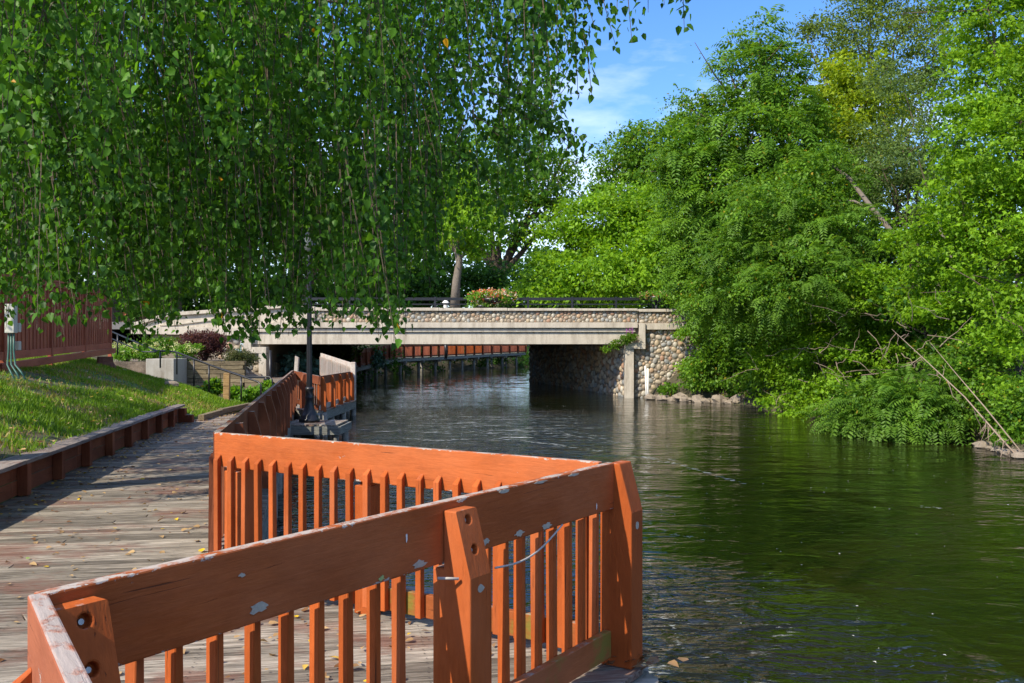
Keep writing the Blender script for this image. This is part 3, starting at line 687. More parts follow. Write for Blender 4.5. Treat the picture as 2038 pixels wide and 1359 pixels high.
# patches on the posts
def ppatch(pt, out, z, w, h, along, mt='putty'):
    mb = MB(); n = 8; c = pt + out * 1.0 + Vector((0, 0, z))
    ring = [(math.cos(2*math.pi*i/n) * w/2 * random.uniform(.7, 1.1), math.sin(2*math.pi*i/n) * h/2 * random.uniform(.7, 1.1)) for i in range(n)]
    nd = out.normalized(); mb.prism([c + along * a + Vector((0, 0, b)) for a, b in ring], nd * 0.003); mb.build('paint_patch', M[mt], r_pn)
pm = Nn.lerp(P_, 0.545); ppatch(pm, n_pn * 0.1535, 1.07 - 0.335, 0.05, 0.035, d_pn)
al = Vector((-ndir.y, ndir.x, 0)); ppatch(cp - ndir * 0.03, ndir * 0.1535, 0.74, 0.045, 0.05, al)
# cable slung between the posts
ca = Nn.lerp(P_, 0.585) + n_pn * 0.14 + Vector((0, 0, 0.79)); cb = Nn.lerp(P_, 0.82) + n_pn * 0.03 + Vector((0, 0, 0.835))
pts = [ca.lerp(cb, i / 12) - Vector((0, 0, 0.035 * math.sin(math.pi * i / 12) * 1.4)) for i in range(13)]
mb = MB().tube(pts, 0.0045, 6); mb.tube([Nn.lerp(P_, 0.50) + n_pn * 0.05 + Vector((0, 0, 0.79)), Nn.lerp(P_, 0.518) + n_pn * 0.11 + Vector((0, 0, 0.785))], 0.006, 6)
tag(mb.build('cord', M['rope'], None, True, loc=ca), 'thin grey cord slung from the bolted post along the nearest railing', 'cord')
# farther railings of the boardwalk
L1 = (B - A).length
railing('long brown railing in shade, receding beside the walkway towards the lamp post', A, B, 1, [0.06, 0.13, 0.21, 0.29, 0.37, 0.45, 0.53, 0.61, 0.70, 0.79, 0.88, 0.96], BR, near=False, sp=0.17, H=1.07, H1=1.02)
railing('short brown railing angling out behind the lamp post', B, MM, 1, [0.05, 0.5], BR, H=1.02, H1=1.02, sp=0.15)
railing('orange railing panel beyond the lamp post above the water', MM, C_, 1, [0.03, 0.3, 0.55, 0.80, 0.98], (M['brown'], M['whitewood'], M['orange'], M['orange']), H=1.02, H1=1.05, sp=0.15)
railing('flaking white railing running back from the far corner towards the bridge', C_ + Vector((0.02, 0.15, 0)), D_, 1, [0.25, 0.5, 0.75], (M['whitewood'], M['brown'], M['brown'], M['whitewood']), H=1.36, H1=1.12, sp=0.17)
mb = MB().box(C_.x + 0.02, C_.x + 0.20, C_.y - 0.1, C_.y + 0.1, -0.5, 1.12); o = mb.build('white_post', M['whitewood'], None, bevel=0.02, loc=(C_.x + .11, C_.y, -0.3)); tag(o, 'tall flaking white corner post at the end of the orange railing', 'post')
mb = MB().prism([at(583, 772, 33.5), at(590, 770, 33.5), at(594, 712, 33.5), at(587, 708, 33.5)], (0, 0.16, 0)); o = mb.build('white_post', M['whitewood'], None, bevel=0.01, loc=at(586, 770, 33.5)); tag(o, 'leaning bare white post beside the black drainpipe', 'post')
mb = MB().box(-8.84, -8.68, 40.5, 40.66, 0.1, 1.40); 
# fallen leaf litter and single leaves
def litter(name, pts, size, mat, rnd=None):
    P = np.array([(p[0], p[1], p[2]) for p in pts]); n = len(P)
    D = RNG.normal(size=(n, 3)); D[:, 2] *= 0.15; NR = RNG.normal(size=(n, 3)) * 0.28; NR[:, 2] += 1
    return leaf_mesh(name, mat, P, D, NR, size * (0.5 + RNG.random(n)), T_BIRCH, rnd)
pts = []
while len(pts) < 1500:
    y = random.uniform(3, 25); x0 = curb_x(y)
    x1 = np.interp(y, [2.24, 4.77, 6.46, 27], [-1.175, 0.52, -2.11, -6.6]) - 0.1
    w = random.random(); x = x0 + abs(random.gauss(0, 0.28)) + 0.05 if w < 0.5 else random.uniform(x0 + 0.1, x1)
    if x < x1: pts.append((x, y, deck_z(y) + 0.008 + random.random() * 0.008))
for _ in range(150):   # near tooth
    s, t_ = random.random(), random.random(); p = Nn.lerp(P_, s) .lerp(A.lerp(P_, 0.1), t_ * 0.9); pts.append((p.x, p.y, 0.010 + random.random() * 0.008))
o = link('leaf_litter', litter('leaf_litter', pts, 0.045, M['litter'])); tag(o, 'dry brown leaves scattered over the boardwalk', 'leaves', kind='stuff')
pts = [(P_.x + 0.13 + random.gauss(0, 0.07), P_.y + 0.02 + random.gauss(0, 0.06), 0.01 + random.random() * 0.05) for _ in range(60)]
pts = [p for p in pts if p[0] > P_.x - 0.05]
o = link('dead_leaf_heap', litter('dead_leaf_heap', pts, 0.06, M['litter'], RNG.random(len(pts)) * 0.35)); tag(o, 'heap of red-brown dead leaves at the foot of the river corner post', 'leaves', kind='stuff')
for px, py, mt, lab in ((228, 1052, 'yleaf', 'bright yellow fallen leaf in the middle of the walkway'), (52, 1114, 'gleaf', 'lime green fallen leaf at the left edge of the walkway'),
        (244, 1097, 'yleaf', 'small yellow fallen leaf nearer the camera than the bright one'), (402, 1100, 'yleaf', 'ochre fallen leaf beside the foot of the orange end post'), (405, 886, 'yleaf', 'small yellow leaf far along the walkway near the railing')):
    Yd = F * CZ / (py - HY); p = at(px, py, Yd); me = litter('fallen_leaf', [(0, 0, 0.006)], 0.055 if py > 900 else 0.08, M[mt]); o = link('fallen_leaf', me, None, (p.x, p.y, 0.004)); tag(o, lab, 'leaf')

# ------------------------------------------------------------------ bench-like retaining kerb on the left
kerb = empty('retaining_bench', (-6.4, 15, 0), 'low dark red timber retaining wall with a grey weathered cap along the lawn', 'retaining wall')
def kx(y): return float(curb_x(y))
yk = [3, 9.75, 20.0]
for i in range(6):
    y0 = 5.0 + i * 2.5; y1 = y0 + 2.5
    a = Vector((kx(y0), y0, 0)); b = Vector((kx(y1), y1, 0)); zz_ = 0.395 + random.uniform(-0.008, 0.008)
    board('cap_board', a + Vector((0.02, 0.004, zz_)), b + Vector((0.02, -0.004, zz_ + random.uniform(-.01, .01))), (1, 0.18, 0), 0.30, 0.045, M['cap'], kerb, 0.006)
    for k_ in range(2): board('face_board', a + Vector((-0.02, 0.003, 0.09 + k_ * 0.175)), b + Vector((-0.02, -0.003, 0.09 + k_ * 0.175)), (1, 0.18, 0), 0.05, 0.168, M['brown'], kerb, 0.004)
    for f in (0.1, 0.6):
        p = a.lerp(b, f) + Vector((0.065, 0, 0)); board('post', p, p + Vector((0, 0, 0.37)), (1, 0.18, 0), 0.11, 0.13, M['brown'], kerb, 0.005)
for k_, (dx, hh) in enumerate(((0.06, 0.32), (0.22, 0.17))):
    p = Vector((kx(20) + dx, 20.12 + 0.0, 0)); board('end_block', p, p + Vector((0, 0, hh)), (1, 0, 0), 0.17, 0.14, M['brown'], kerb, 0.01)
edge = empty('timber_edging', (-7.5, 22.5, 0), 'low weathered timber edging where the bright lawn meets the far walkway', 'edging')
for (x0_, y0_, x1_, y1_) in ((-7.15, 20.8, -7.35, 22.8), (-7.35, 22.8, -7.42, 25.6), ):
    board('timber', (x0_, y0_, 0.05), (x1_, y1_ - 0.01, 0.03), (1, 0, 0), 0.14, 0.13, M['timber'], edge, 0.01)

# ------------------------------------------------------------------ privacy fence
def lin(a, b, t): return a + (b - a) * t
fence = empty('privacy_fence', (-11.7, 24, 1.3), 'tall rust red board fence at the top of the lawn', 'fence')
FA, FB = Vector((-10.35, 18.0, 1.42)), Vector((-12.9, 29.0, 1.68))
fd = (FB - FA); fdir = Vector((fd.x, fd.y, 0)).normalized(); fn = Vector((fdir.y, -fdir.x, 0)); fl = Vector((fd.x, fd.y, 0)).length
nb = int(fl / 0.145)
for i in range(nb):
    t_ = (i + 0.5) / nb; p = FA.lerp(FB, t_) + fn * (0.012 if i % 2 else -0.012)
    board('fence_board', p, p + Vector((0, 0, 1.74 + random.uniform(-.006, .006))), fn, 0.022, 0.152, M['fence'], fence)
board('cap_rail', FA + Vector((0, 0, 1.78)), FB + Vector((0, 0, 1.78)), fn, 0.16, 0.05, M['fence'], fence)
board('top_trim', FA + fn * 0.05 + Vector((0, 0, 1.69)), FB + fn * 0.05 + Vector((0, 0, 1.69)), fn, 0.03, 0.12, M['fence'], fence)
board('bottom_trim', FA + fn * 0.05 + Vector((0, 0, 0.06)), FB + fn * 0.05 + Vector((0, 0, 0.04)), fn, 0.03, 0.17, M['fence'], fence)
board('sill_timber', FA + fn * 0.12 + Vector((0, 0, -0.16)), FB + fn * 0.12 + Vector((0, 0, -0.12)), fn, 0.14, 0.16, M['fence'], fence, 0.01)
for t_ in (0.05, 0.37, 0.68, 0.99): p = FA.lerp(FB, t_) + fn * 0.03; board('post', p + Vector((0, 0, -0.4)), p + Vector((0, 0, 1.74)), fn, 0.10, 0.12, M['fence'], fence)
f2 = empty('privacy_fence', (-10.3, 17.6, 1.2), 'nearer and taller end of the red board fence at the left edge of the photo', 'fence')
for i in range(6):
    p = Vector((-10.14 + i * -0.155, 17.7, 1.1)); board('fence_board', p, p + Vector((0, 0, 2.15)), (0, 1, 0), 0.03, 0.145, M['fence'], f2)
board('cap_rail', (-9.98, 17.7, 3.28), (-11.2, 17.7, 3.28), (0, 1, 0), 0.16, 0.05, M['fence'], f2)
# meter boxes with conduits on the fence
mbx = empty('electrical_box', at(25, 640, 17.5), 'grey electrical box with green conduits on the left fence', 'electrical box')
p = at(25, 634, 17.5); MB().box(p.x - 0.09, p.x + 0.09, 17.38, 17.52, p.z - 0.28, p.z + 0.28).build('cabinet', M['greybox'], mbx, bevel=0.01)
for (dx, z1) in ((-0.05, .0), (0.0, 0.02), (0.05, .03)):
    q0 = Vector((p.x + dx, 17.45, p.z - 0.27)); MB().tube([q0, q0 - Vector((0, 0, 0.35)), q0 + Vector((0.03 + dx * .5, -.05, -0.62)), q0 + Vector((0.16 + dx, -.12, -0.76)), q0 + Vector((0.27 + dx, -.16, -0.92))], 0.018, 7).build('conduit', M['conduit'], mbx, True)
for px, py, lab in ((38, 652, 'small white switch box beside the grey electrical box'), (38, 688, 'small grey outlet box low on the fence under the white one')):
    c = at(px, py, 18.3); o = MB().box(c.x - 0.05, c.x + 0.05, 18.2, 18.3, c.z - 0.09, c.z + 0.09).build('outlet_box', M['greybox'], None, bevel=0.008, loc=c); tag(o, lab, 'electrical box')
# building glimpsed beyond the fence
hb = empty('low_building', at(300, 640, 95), 'brown sided building glimpsed beyond the fence and trees', 'building')
MB().box(at(225, 640, 62).x, at(262, 640, 62).x, 62, 66, 1.8, at(0, 628, 62).z).build('wall', M['roof'], hb)
MB().box(at(222, 640, 62).x, at(266, 640, 62).x, 61.7, 66.3, at(0, 628, 62).z, at(0, 622, 62).z).build('roof', M['fence'], hb)

# ------------------------------------------------------------------ stump, stones, bollard
def lumpy(name, c, sx, sy, sz, mat, parent=None, seed=0, amp=0.22, sub=(9, 5)):
    rr = random.Random(seed); c = Vector(c); mb = MB(); ns, nr = sub; rings = []
    for j in range(nr + 1):
        ph = math.pi * j / nr
        for i in range(ns):
            th = 2 * math.pi * i / ns; r = 1 + rr.uniform(-amp, amp)
            mb.v.append(c + Vector((sx * r * math.sin(ph) * math.cos(th), sy * r * math.sin(ph) * math.sin(th), sz * math.cos(ph) * (1 + rr.uniform(-amp, amp) * .5))))
    for j in range(nr):
        for i in range(ns): i2 = (i + 1) % ns; mb.f.append((j*ns+i, (j+1)*ns+i, (j+1)*ns+i2, j*ns+i2))
    return mb.build(name, mat, parent, loc=c)
c = at(208, 728, 24.5); c.z = left_z(c.x, c.y)
st = empty('tree_stump', c, 'reddish brown tree stump on the lawn below the fence', 'stump')
mb = MB(); seg = 14; prof = [(0.30, -0.1), (0.25, 0.03), (0.20, 0.12), (0.19, 0.27)]
for r, z in prof:
    for k_ in range(seg): th = 2*math.pi*k_/seg; rr = r * (1 + 0.16 * math.sin(3*th + 1) + 0.08*math.sin(7*th)); mb.v.append(c + Vector((rr*math.cos(th), rr*math.sin(th), z)))
for j in range(3):
    for k_ in range(seg): k2 = (k_+1) % seg; mb.f.append((j*seg+k_, j*seg+k2, (j+1)*seg+k2, (j+1)*seg+k_))
mb.f.append(tuple(3*seg+k_ for k_ in range(seg))); mb.build('trunk_base', M['stump'], st)
for i, (px, py, Y_, sx, sz, lab) in enumerate(((340, 771, 24.6, .22, .10, 'flat grey stone half buried in the bright lawn'), (328, 752, 25.6, .25, .05, 'thin stone slab in the grass above the flat grey stone'),
        (252, 712, 27.2, .28, .06, 'flat dark stone beside the fence end at the top of the lawn'), (246, 738, 25, .07, .03, 'small pale stone in the lawn right of the stump'), (316, 730, 27.3, .2, .05, 'flat stone by the handrail post on the lawn ridge'))):
    c = at(px, py, Y_); c.z = left_z(c.x, c.y) + sz * 0.5; o = lumpy('stone', c, sx, sx * .6, sz, M['rock'] if i != 3 else M['white'], seed=i); tag(o, lab, 'stone')
pt = at(451, 798, 26.3); pz = left_z(pt.x, pt.y); o = MB().box(pt.x - .085, pt.x + .085, 26.2, 26.37, pz - .3, at(0, 742, 26.3).z).build('bollard', M['post'], None, bevel=0.012, loc=(pt.x, 26.3, pz)); tag(o, 'square tan wooden bollard at the foot of the lawn', 'bollard')
o.rotation_euler = (0, 0.02, 0.1)

# ------------------------------------------------------------------ stair handrails
def rail_pts(pp, Y0, Y1, x0, x1): return [at(x, y, lin(Y0, Y1, (x - x0) / (x1 - x0))) for x, y in pp]
hr = empty('handrail', at(400, 760, 29.5), 'black iron stair handrail descending behind the lawn ridge', 'handrail')
R1 = rail_pts([(218, 658), (310, 697.5), (347, 699.5), (360, 704), (443, 736), (514, 760), (519, 765), (519, 800)], 31, 27.8, 218, 519)
MB().tube(R1, 0.028, 8).build('hand_rail', M['iron'], hr, True)
MB().tube(rail_pts([(218, 672), (284, 700), (316, 701)], 31, 27.8, 218, 519), 0.02, 8).build('lower_rail', M['iron'], hr, True)
for x, y0, y1 in ((234, 665, 706), (319, 698, 732), (386, 714, 768), (416, 726, 782), (480, 749, 800)): MB().tube(rail_pts([(x, y0), (x, y1)], 31, 27.8, 218, 519), 0.026, 8).build('post', M['iron'], hr, True)
hr2 = empty('handrail', at(352, 735, 33.5), 'second black iron handrail on the far side of the stairs against the timber wall', 'handrail')
MB().tube(rail_pts([(284, 700), (349, 699), (352, 706), (352, 745)], 33.5, 33.2, 284, 352), 0.028, 8).build('hand_rail', M['iron'], hr2, True)
MB().tube(rail_pts([(350, 710), (372, 711), (486, 749), (537, 750), (542, 756), (542, 778)], 33.4, 31.6, 350, 542), 0.026, 8).build('lower_rail', M['iron'], hr2, True)

# ------------------------------------------------------------------ timber retaining wall with garden
TW = empty('timber_retaining_wall', at(440, 790, 36), 'stacked weathered timber retaining wall below the garden bushes', 'retaining wall')
x0 = at(352, 0, 36).x; x1 = at(488, 0, 36).x; x2 = at(526, 0, 36).x
ztop = at(0, 718, 36).z; zb_ = -0.45; rows = 9; hh = (ztop - zb_) / rows
for r in range(rows):
    xs = [x0 + (0.25 if r % 2 else 0)]
    while xs[-1] < x1 - 0.8: xs.append(xs[-1] + random.choice((1.2, 1.5, 0.9)))
    xs[-1] = min(xs[-1], x1)
    if xs[-1] < x1 - 0.1: xs.append(x1)
    for a, b in zip(xs[:-1], xs[1:]):
        z = zb_ + (r + .5) * hh; yy = 36 + random.uniform(-.015, .015); board('timber', (a + .004, yy, z), (b - .004, yy, z), (0, 1, 0), 0.15, hh - 0.014, M['timber'], TW, 0.008)
for r in range(5): z = zb_ + (r + .5) * hh; board('timber', (x1 + .004, 36, z), (x2, 36, z), (0, 1, 0), 0.15, hh - 0.014, M['timber'], TW, 0.008)
xr = at(474, 0, 44.9).x
for r in range(5, rows): z = zb_ + (r + .5) * hh; board('timber', (x1 - 0.06, 36.09, z), (xr, 44.7, z), (1, 0, 0), 0.15, hh - 0.014, M['timber'], TW)
c0, c1 = at(290, 714, 34.5), at(346, 745, 34.5); o = MB().box(c0.x, c1.x, 34.5, 35.9, -0.4, c0.z).build('concrete_block', M['conc2'], None, bevel=0.02, loc=(c0.x, 34.5, 0)); tag(o, 'plain concrete wing wall at the top of the stairs', 'wall')
# garden fill
gx0 = at(240, 0, 38).x
o = MB().prism([(-19, 36.08, -.6), (x1 - .15, 36.08, -.6), (xr - .1, 44.9, -.6), (-19, 44.9, -.6)], (0, 0, ztop - .04 + .6)).add([(-19, 36.08, -.6), (x2 - .1, 36.08, -.6), (at(519, 0, 44.9).x, 44.9, -.6), (-19, 44.9, -.6)] + [(-19, 36.08, .36), (x2 - .1, 36.08, .36), (at(519, 0, 44.9).x, 44.9, .36), (-19, 44.9, .36)], [(4, 5, 6, 7), (1, 2, 6, 5)]).build('garden_bed', M['mulch']); tag(o, 'mulched garden bed', None, kind='structure')
TW2 = empty('timber_retaining_wall', at(600, 735, 47), 'brown timber retaining wall under the bridge behind the walkway', 'retaining wall')
for r in range(4): z = 0.2 + r * 0.19; board('timber', (at(548, 0, 47).x, 47, z), (at(652, 0, 56).x, 56, z), (0, 1, 0), 0.15, 0.18, M['timber'], TW2)

def bush(name, label, cat, c, r, n, size, lm, tmpl=T_OVAL, group=None, blobs=None, clump=0.09, per=14, stems=True, shell=0.5, droop=0.1):
    root = empty(name, c, label, cat, group); c = Vector(c); rx, ry, rz = r
    if blobs is None:
        blobs = [(c.x, c.y, c.z + rz * 0.9, rx * .8, ry * .8, rz * .9)] + [(c.x + random.uniform(-.6, .6) * rx, c.y + random.uniform(-.6, .6) * ry, c.z + rz * random.uniform(.6, 1.5), rx * .45, ry * .45, rz * .5) for _ in range(6)]
    link('foliage', crown('foliage', M[lm], root, blobs, n, size, tmpl, clump, per, shell, droop, base=tuple(c)), root, c)
    if stems:
        mb = MB()
        for b in blobs[:7]: mb.tube(jag(c - Vector((0, 0, .1)), Vector(b[:3]), 3, rx * .06), [max(.012, rx * .03)] * 3 + [.006], 5)
        mb.build('stem', M['bark'], root, True)
    return root, blobs
def blooms(root, c, pts, size, mat, n_each=14, spread=0.05, name='bloom_cluster', base=None):
    P = np.repeat(np.array([tuple(p) for p in pts]), n_each, 0); n = len(P); P = P + RNG.normal(size=(n, 3)) * spread; D = RNG.normal(size=(n, 3)); NR = RNG.normal(size=(n, 3)); NR[:, 2] += .8
    link(name, leaf_mesh(name, mat, P - np.array(tuple(c)), D, NR, size * (.6 + .8 * RNG.random(n)), T_OVAL), root, c)['kind'] = 'stuff'
gz = ztop - 0.04
c = at(408, 716, 38.5); c.z = gz; bush('purple_bush', 'large dark purple leaved bush against the cream bridge wall', 'bush', c, (1.15, 1.0, 0.68), 9000, .085, 'l_purple', clump=.12)
c = at(322, 700, 41); c.z = 1.35; bush('green_bush', 'dark green rounded bush left of the purple bush', 'bush', c, (.72, .7, .42), 3500, .09, 'l_mid')
c = at(480, 735, 36.6); c.z = gz - .25; bush('juniper', 'spreading variegated juniper spilling over the timber wall', 'bush', c, (.62, .55, .38), 5200, .08, 'l_juniper', T_LANCE, clump=.1)
for px, py, Y_, w, lab in ((298, 712, 37.0, .62, 'pale green hydrangea in full cream bloom by the handrail'), (372, 712, 37.2, .48, 'small cream flowering hydrangea in front of the purple bush'), (252, 704, 37.0, .6, 'cream flowering hydrangea nearest the fence end')):
    c = at(px, py, Y_); c.z = gz if px > 300 else 1.05
    root, bl = bush('hydrangea', lab, 'hydrangea', c, (w, w, .36), 2600, .08, 'l_lime')
    pts = [(c.x + random.uniform(-1, 1) * w, c.y + random.uniform(-1, .3) * w, c.z + random.uniform(.40, .78)) for _ in range(34)]
    blooms(root, c, pts, .055, M['l_bloom'], 16, .045)
# heron statue
c = at(477, 716, 36.5); c.z = gz
hs = empty('heron_statue', c, 'small pale blue metal heron statue standing on the garden wall', 'statue')
MB().tube([c + Vector((-.22, 0, .50)), c + Vector((-.08, 0, .48)), c + Vector((.04, 0, .42)), c + Vector((.10, 0, .36))][::-1], [.03, .065, .055, .01], 8).build('body', M['blue'], hs, True)
MB().tube([c + Vector((.02, 0, .44)), c + Vector((.07, 0, .56)), c + Vector((.03, 0, .64)), c + Vector((.05, 0, .72)), c + Vector((.12, 0, .72)), c + Vector((.14, 0, .64)), c + Vector((.16, 0, .56))], [.03, .022, .02, .024, .03, .016, .004], 7).build('neck', M['blue'], hs, True)
for dx in (-.03, .03): MB().tube([c + Vector((dx, 0, .42)), c + Vector((dx * .7, 0, .22)), c + Vector((dx, 0, 0))], .013, 6).build('leg', M['blue'], hs, True)
# low leafy plants at the wall foot
for px, py, Y_, s, lm, lab in ((422, 772, 31, .34, 'l_mid', 'leafy green plant at the wall foot left of the bollard'), (468, 790, 29.5, .30, 'l_lime', 'light green hosta right of the bollard'), (500, 792, 29.3, .34, 'l_lime', 'yellow green hosta below the handrail end'),
        (528, 775, 31.5, .30, 'l_mid', 'green plant beside the black drainpipe')):
    c = at(px, py + 6, Y_); c.z = max(left_z(c.x, c.y) - .02, c.z - .1); bush('leafy_plant', lab, 'plant', c, (s, s, .26), 700, .15, lm, clump=.06, stems=True)
c = at(600, 722, 47.5); bush('hosta', 'large blue green hosta clump under the left end of the bridge', 'plant', c - Vector((0, 0, .6)), (1.1, .9, .55), 2200, .26, 'l_blue', clump=.15, droop=.5)
c = at(720, 712, 72); bush('hosta', 'low blue green foliage behind the far walkway railing', 'plant', c - Vector((0, 0, .9)), (2.0, 1.2, .7), 2400, .3, 'l_blue', clump=.2, droop=.5)
c = at(650, 706, 60); bush('ornamental_grass', 'yellowish ornamental grass seen under the bridge', 'plant', c - Vector((0, 0, .9)), (1.6, 1.2, .9), 3000, .5, 'l_sage', T_LANCE, clump=.3, droop=-.8)

# ------------------------------------------------------------------ bridge
YB = 45.0; YE = 67.0
def bx(px): return (px - CX) * YB / F
def bz(py): return CZ + (HY - py) * YB / F
bridge = empty('bridge', (bx(890), YB, WZ), 'cream concrete road bridge over the river with rounded cobblestone facing', 'bridge')
def bbox(name, px0, px1, py0, py1, y0, y1, mat=M['conc'], bevel=0.015):   # py0 top, py1 bottom
    return MB().box(bx(px0), bx(px1), y0, y1, bz(py1), bz(py0)).build(name, mat, bridge, bevel=bevel)
# deck and fascia
MB().box(bx(505), bx(1268), YB + 0.05, YE, bz(684), bz(655)).build('deck_slab', M['conc2'], bridge)
bbox('fascia_beam', 503, 1262, 661, 685, YB - 0.02, YB + 0.30)
bbox('fascia_step', 503, 1264, 653.6, 660.6, YB - 0.12, YB + 0.28)
bbox('fascia_ledge', 545, 1268, 642, 652.6, YB - 0.24, YB + 0.26)
# parapet back wall (mortar) and cap
bbox('parapet_wall', 628, 1268.6, 618.5, 641.8, YB - 0.02, YB + 0.36, M['mortar'], 0)
bbox('parapet_wall', 1271.4, 1600, 619, 643.4, YB + 0.0, YB + 0.38, M['mortar'], 0)
xs = [628, 760, 874, 1010, 1146, 1268.6]
for a, b in zip(xs[:-1], xs[1:]): bbox('cap_stone', a + .35, b - .35, 611.5 + (b - 628) * .004, 618.6, YB - 0.16, YB + 0.5)
for a, b in ((1271.4, 1382), (1383, 1490), (1491, 1600)): bbox('cap_stone', a, b, 615, 620.6, YB - 0.13, YB + 0.5)
# right abutment: stepped trim, stone wall, side wall angled under the deck
bbox('trim_post', 1270.6, 1283, 643.4, 681.8, YB - 0.30, YB + 0.3)
bbox('trim_ledge', 1243, 1283, 682, 694.5, YB - 0.32, YB + 0.3)
bbox('trim_pilaster', 1243, 1260, 694.7, 800, YB - 0.30, YB + 0.3)
bbox('trim_band', 1283.3, 1600, 643.6, 656, YB - 0.2, YB + 0.3)
def wallprism(name, pts, z0, z1, mat): return MB().prism([(x, y, z0) for x, y in pts], (0, 0, z1 - z0)).build(name, mat, bridge)
wallprism('abutment_wall', [(bx(1262), YB + .02), (bx(1700), YB + .02), (bx(1700), YE), (1.3, YE), (bx(1246), YB + .32)], -1.8, bz(643.6) - .02, M['mortar'])
# left abutment
bbox('trim_post', 487, 503, 650, 706, YB - 0.30, YB + 0.3)
bbox('trim_ledge', 503.3, 533, 690.5, 703, YB - 0.31, YB + 0.3)
bbox('trim_pilaster', 518, 533, 703.3, 800, YB - 0.30, YB + 0.3)
wallprism('abutment_wall', [(bx(300), YB + .02), (bx(518), YB + .02), (bx(531), YB + .32), (-14.2, YE), (bx(300), YE)], -1.8, bz(652), M['mortar'])
# left approach walls
def bpoly(name, pts, y0, dy, mat=M['conc'], bevel=0.012): return MB().prism([(bx(x), y0, bz(y)) for x, y in pts], (0, dy, 0)).build(name, mat, bridge, bevel=bevel)
bpoly('approach_band', [(265, 650), (265, 664.5), (486.6, 668), (486.6, 652)], YB - 0.26, .5)
bpoly('approach_parapet', [(268, 650), (486.6, 652), (545, 652.8), (545, 641.6), (627.6, 641.6), (627.6, 618), (560, 613.8), (340, 629.6), (266, 649.8)], YB - 0.04, .4)
bpoly('approach_cap', [(265, 649.6), (265, 643), (340, 622), (560, 607), (627.6, 610), (627.6, 618.4), (560, 613.4), (340, 629)], YB - 0.2, .66)
bpoly('approach_rib', [(318, 647.6), (486, 627), (486, 630), (340, 648.4)], YB - 0.12, .1)
bbox('pilaster', 617, 627.4, 619, 641.6, YB - 0.18, YB)
bbox('fascia_step', 503, 545, 642, 652.6, YB - 0.16, YB + 0.2)
# road on the bridge
o = MB().box(-60, 60, YB + 0.5, YE, bz(655) + .01, bz(640)).build('road', M['road']); tag(o, 'road crossing the bridge', None, kind='structure')
# cobbles
def pack(x0, x1, z0, z1, rmin, rmax, tries, inside=None, seed=1, sq=1.0):
    rr = random.Random(seed); pts = []; cell = {}
    cs = rmax * 2
    def ok(x, z, r):
        ci, cj = int(x // cs), int(z // cs)
        for a in (-1, 0, 1):
            for b in (-1, 0, 1):
                for (X, Z, R) in cell.get((ci + a, cj + b), ()):
                    if (x - X) ** 2 + ((z - Z) * sq) ** 2 < (r + R) ** 2 * 0.93: return False
        return True
    for stage in range(5):
        r_hi = lin(rmax, rmin, stage / 4); r_lo = lin(rmax, rmin, min(1, (stage + 1) / 4))
        for _ in range(tries):
            r = rr.uniform(r_lo, r_hi); x = rr.uniform(x0 + r * .8, x1 - r * .8); z = rr.uniform(z0 + r * .75, z1 - r * .75)
            if inside and not inside(x, z): continue
            if ok(x, z, r): pts.append((x, z, r)); cell.setdefault((int(x // cs), int(z // cs)), []).append((x, z, r))
    return pts
def dome(seg=9, rings=((0.0, 1.0), (0.42, 0.92), (0.78, 0.62), (0.98, 0.18), (1.0, -0.3))):
    vs = [(0, -rings[0][1], 0)]; fs = []
    for r, h in rings[1:]:
        for k_ in range(seg): th = 2 * math.pi * k_ / seg; vs.append((r * math.cos(th), -h, r * math.sin(th)))
    for k_ in range(seg): fs.append((0, 1 + (k_ + 1) % seg, 1 + k_))
    for j in range(len(rings) - 2):
        for k_ in range(seg): a = 1 + j * seg + k_; b = 1 + j * seg + (k_ + 1) % seg; fs.append((a, b, b + seg, a + seg))
    return vs, fs
dv, df = dome(8, ((0.0, 1.0), (0.55, 0.84), (0.9, 0.42), (1.0, -0.3)))
cob_mesh = pymesh('stone', dv, df, M['stone_o'], True); cob_mesh.update()
import bmesh as _b
_bm = _b.new(); _bm.from_mesh(cob_mesh); _b.ops.recalc_face_normals(_bm, faces=_bm.faces); _bm.to_mesh(cob_mesh); _bm.free()
all_st = []
def addst(pts, fy, nrm=(0, -1, 0)):
    for x, z, r in pts: all_st.append((x, fy, z, r))
addst(pack(bx(628.5), bx(1268), bz(641.5), bz(618.8), .045, .112, 9000, seed=3), YB - 0.03)
right_pts = pack(bx(1262), bx(1480), -0.95, bz(643.6), .055, .14, 9000, seed=5,
    inside=lambda x, z: not (bz(657) < z < bz(643)) and not (x < bx(1285) and z > bz(697)) and z < bz(643))
addst(pack(bx(1272), bx(1480), bz(643.2), bz(620.8), .045, .112, 2500, seed=4), YB - 0.01)
left_pts = pack(bx(430), bx(517), 0.0, bz(668), .08, .19, 3000, seed=6, inside=lambda x, z: not (x > bx(485) and z > bz(708)))
front = [(s[0], s[1], s[2], s[3]) for s in all_st] + [(x, YB + .0, z, r) for x, z, r in right_pts] + [(x, YB + .0, z, r) for x, z, r in left_pts]
front.sort(key=lambda s: -s[3] + (0.2 if s[0] > bx(1400) else 0))
rq = random.Random(9)
for s in front[:298]:
    o = link('stone', cob_mesh, bridge, (s[0], s[1] + 0.02, s[2]), Quaternion((0, 1, 0), rq.uniform(0, 3.14)))
    a = rq.uniform(.82, 1.18); o.scale = (s[3] * a * 1.04, s[3] * .48, s[3] / a * 1.04)
vs, fs, rn_ = [], [], []
def add_dome(c, ex, ey, ez, r):
    n0 = len(vs); v_ = rq.random()
    for (x, y, z) in dv: vs.append(tuple(Vector(c) + ex * x + ey * y + ez * z)); rn_.append(v_)
    for f in df: fs.append(tuple(i + n0 for i in f))
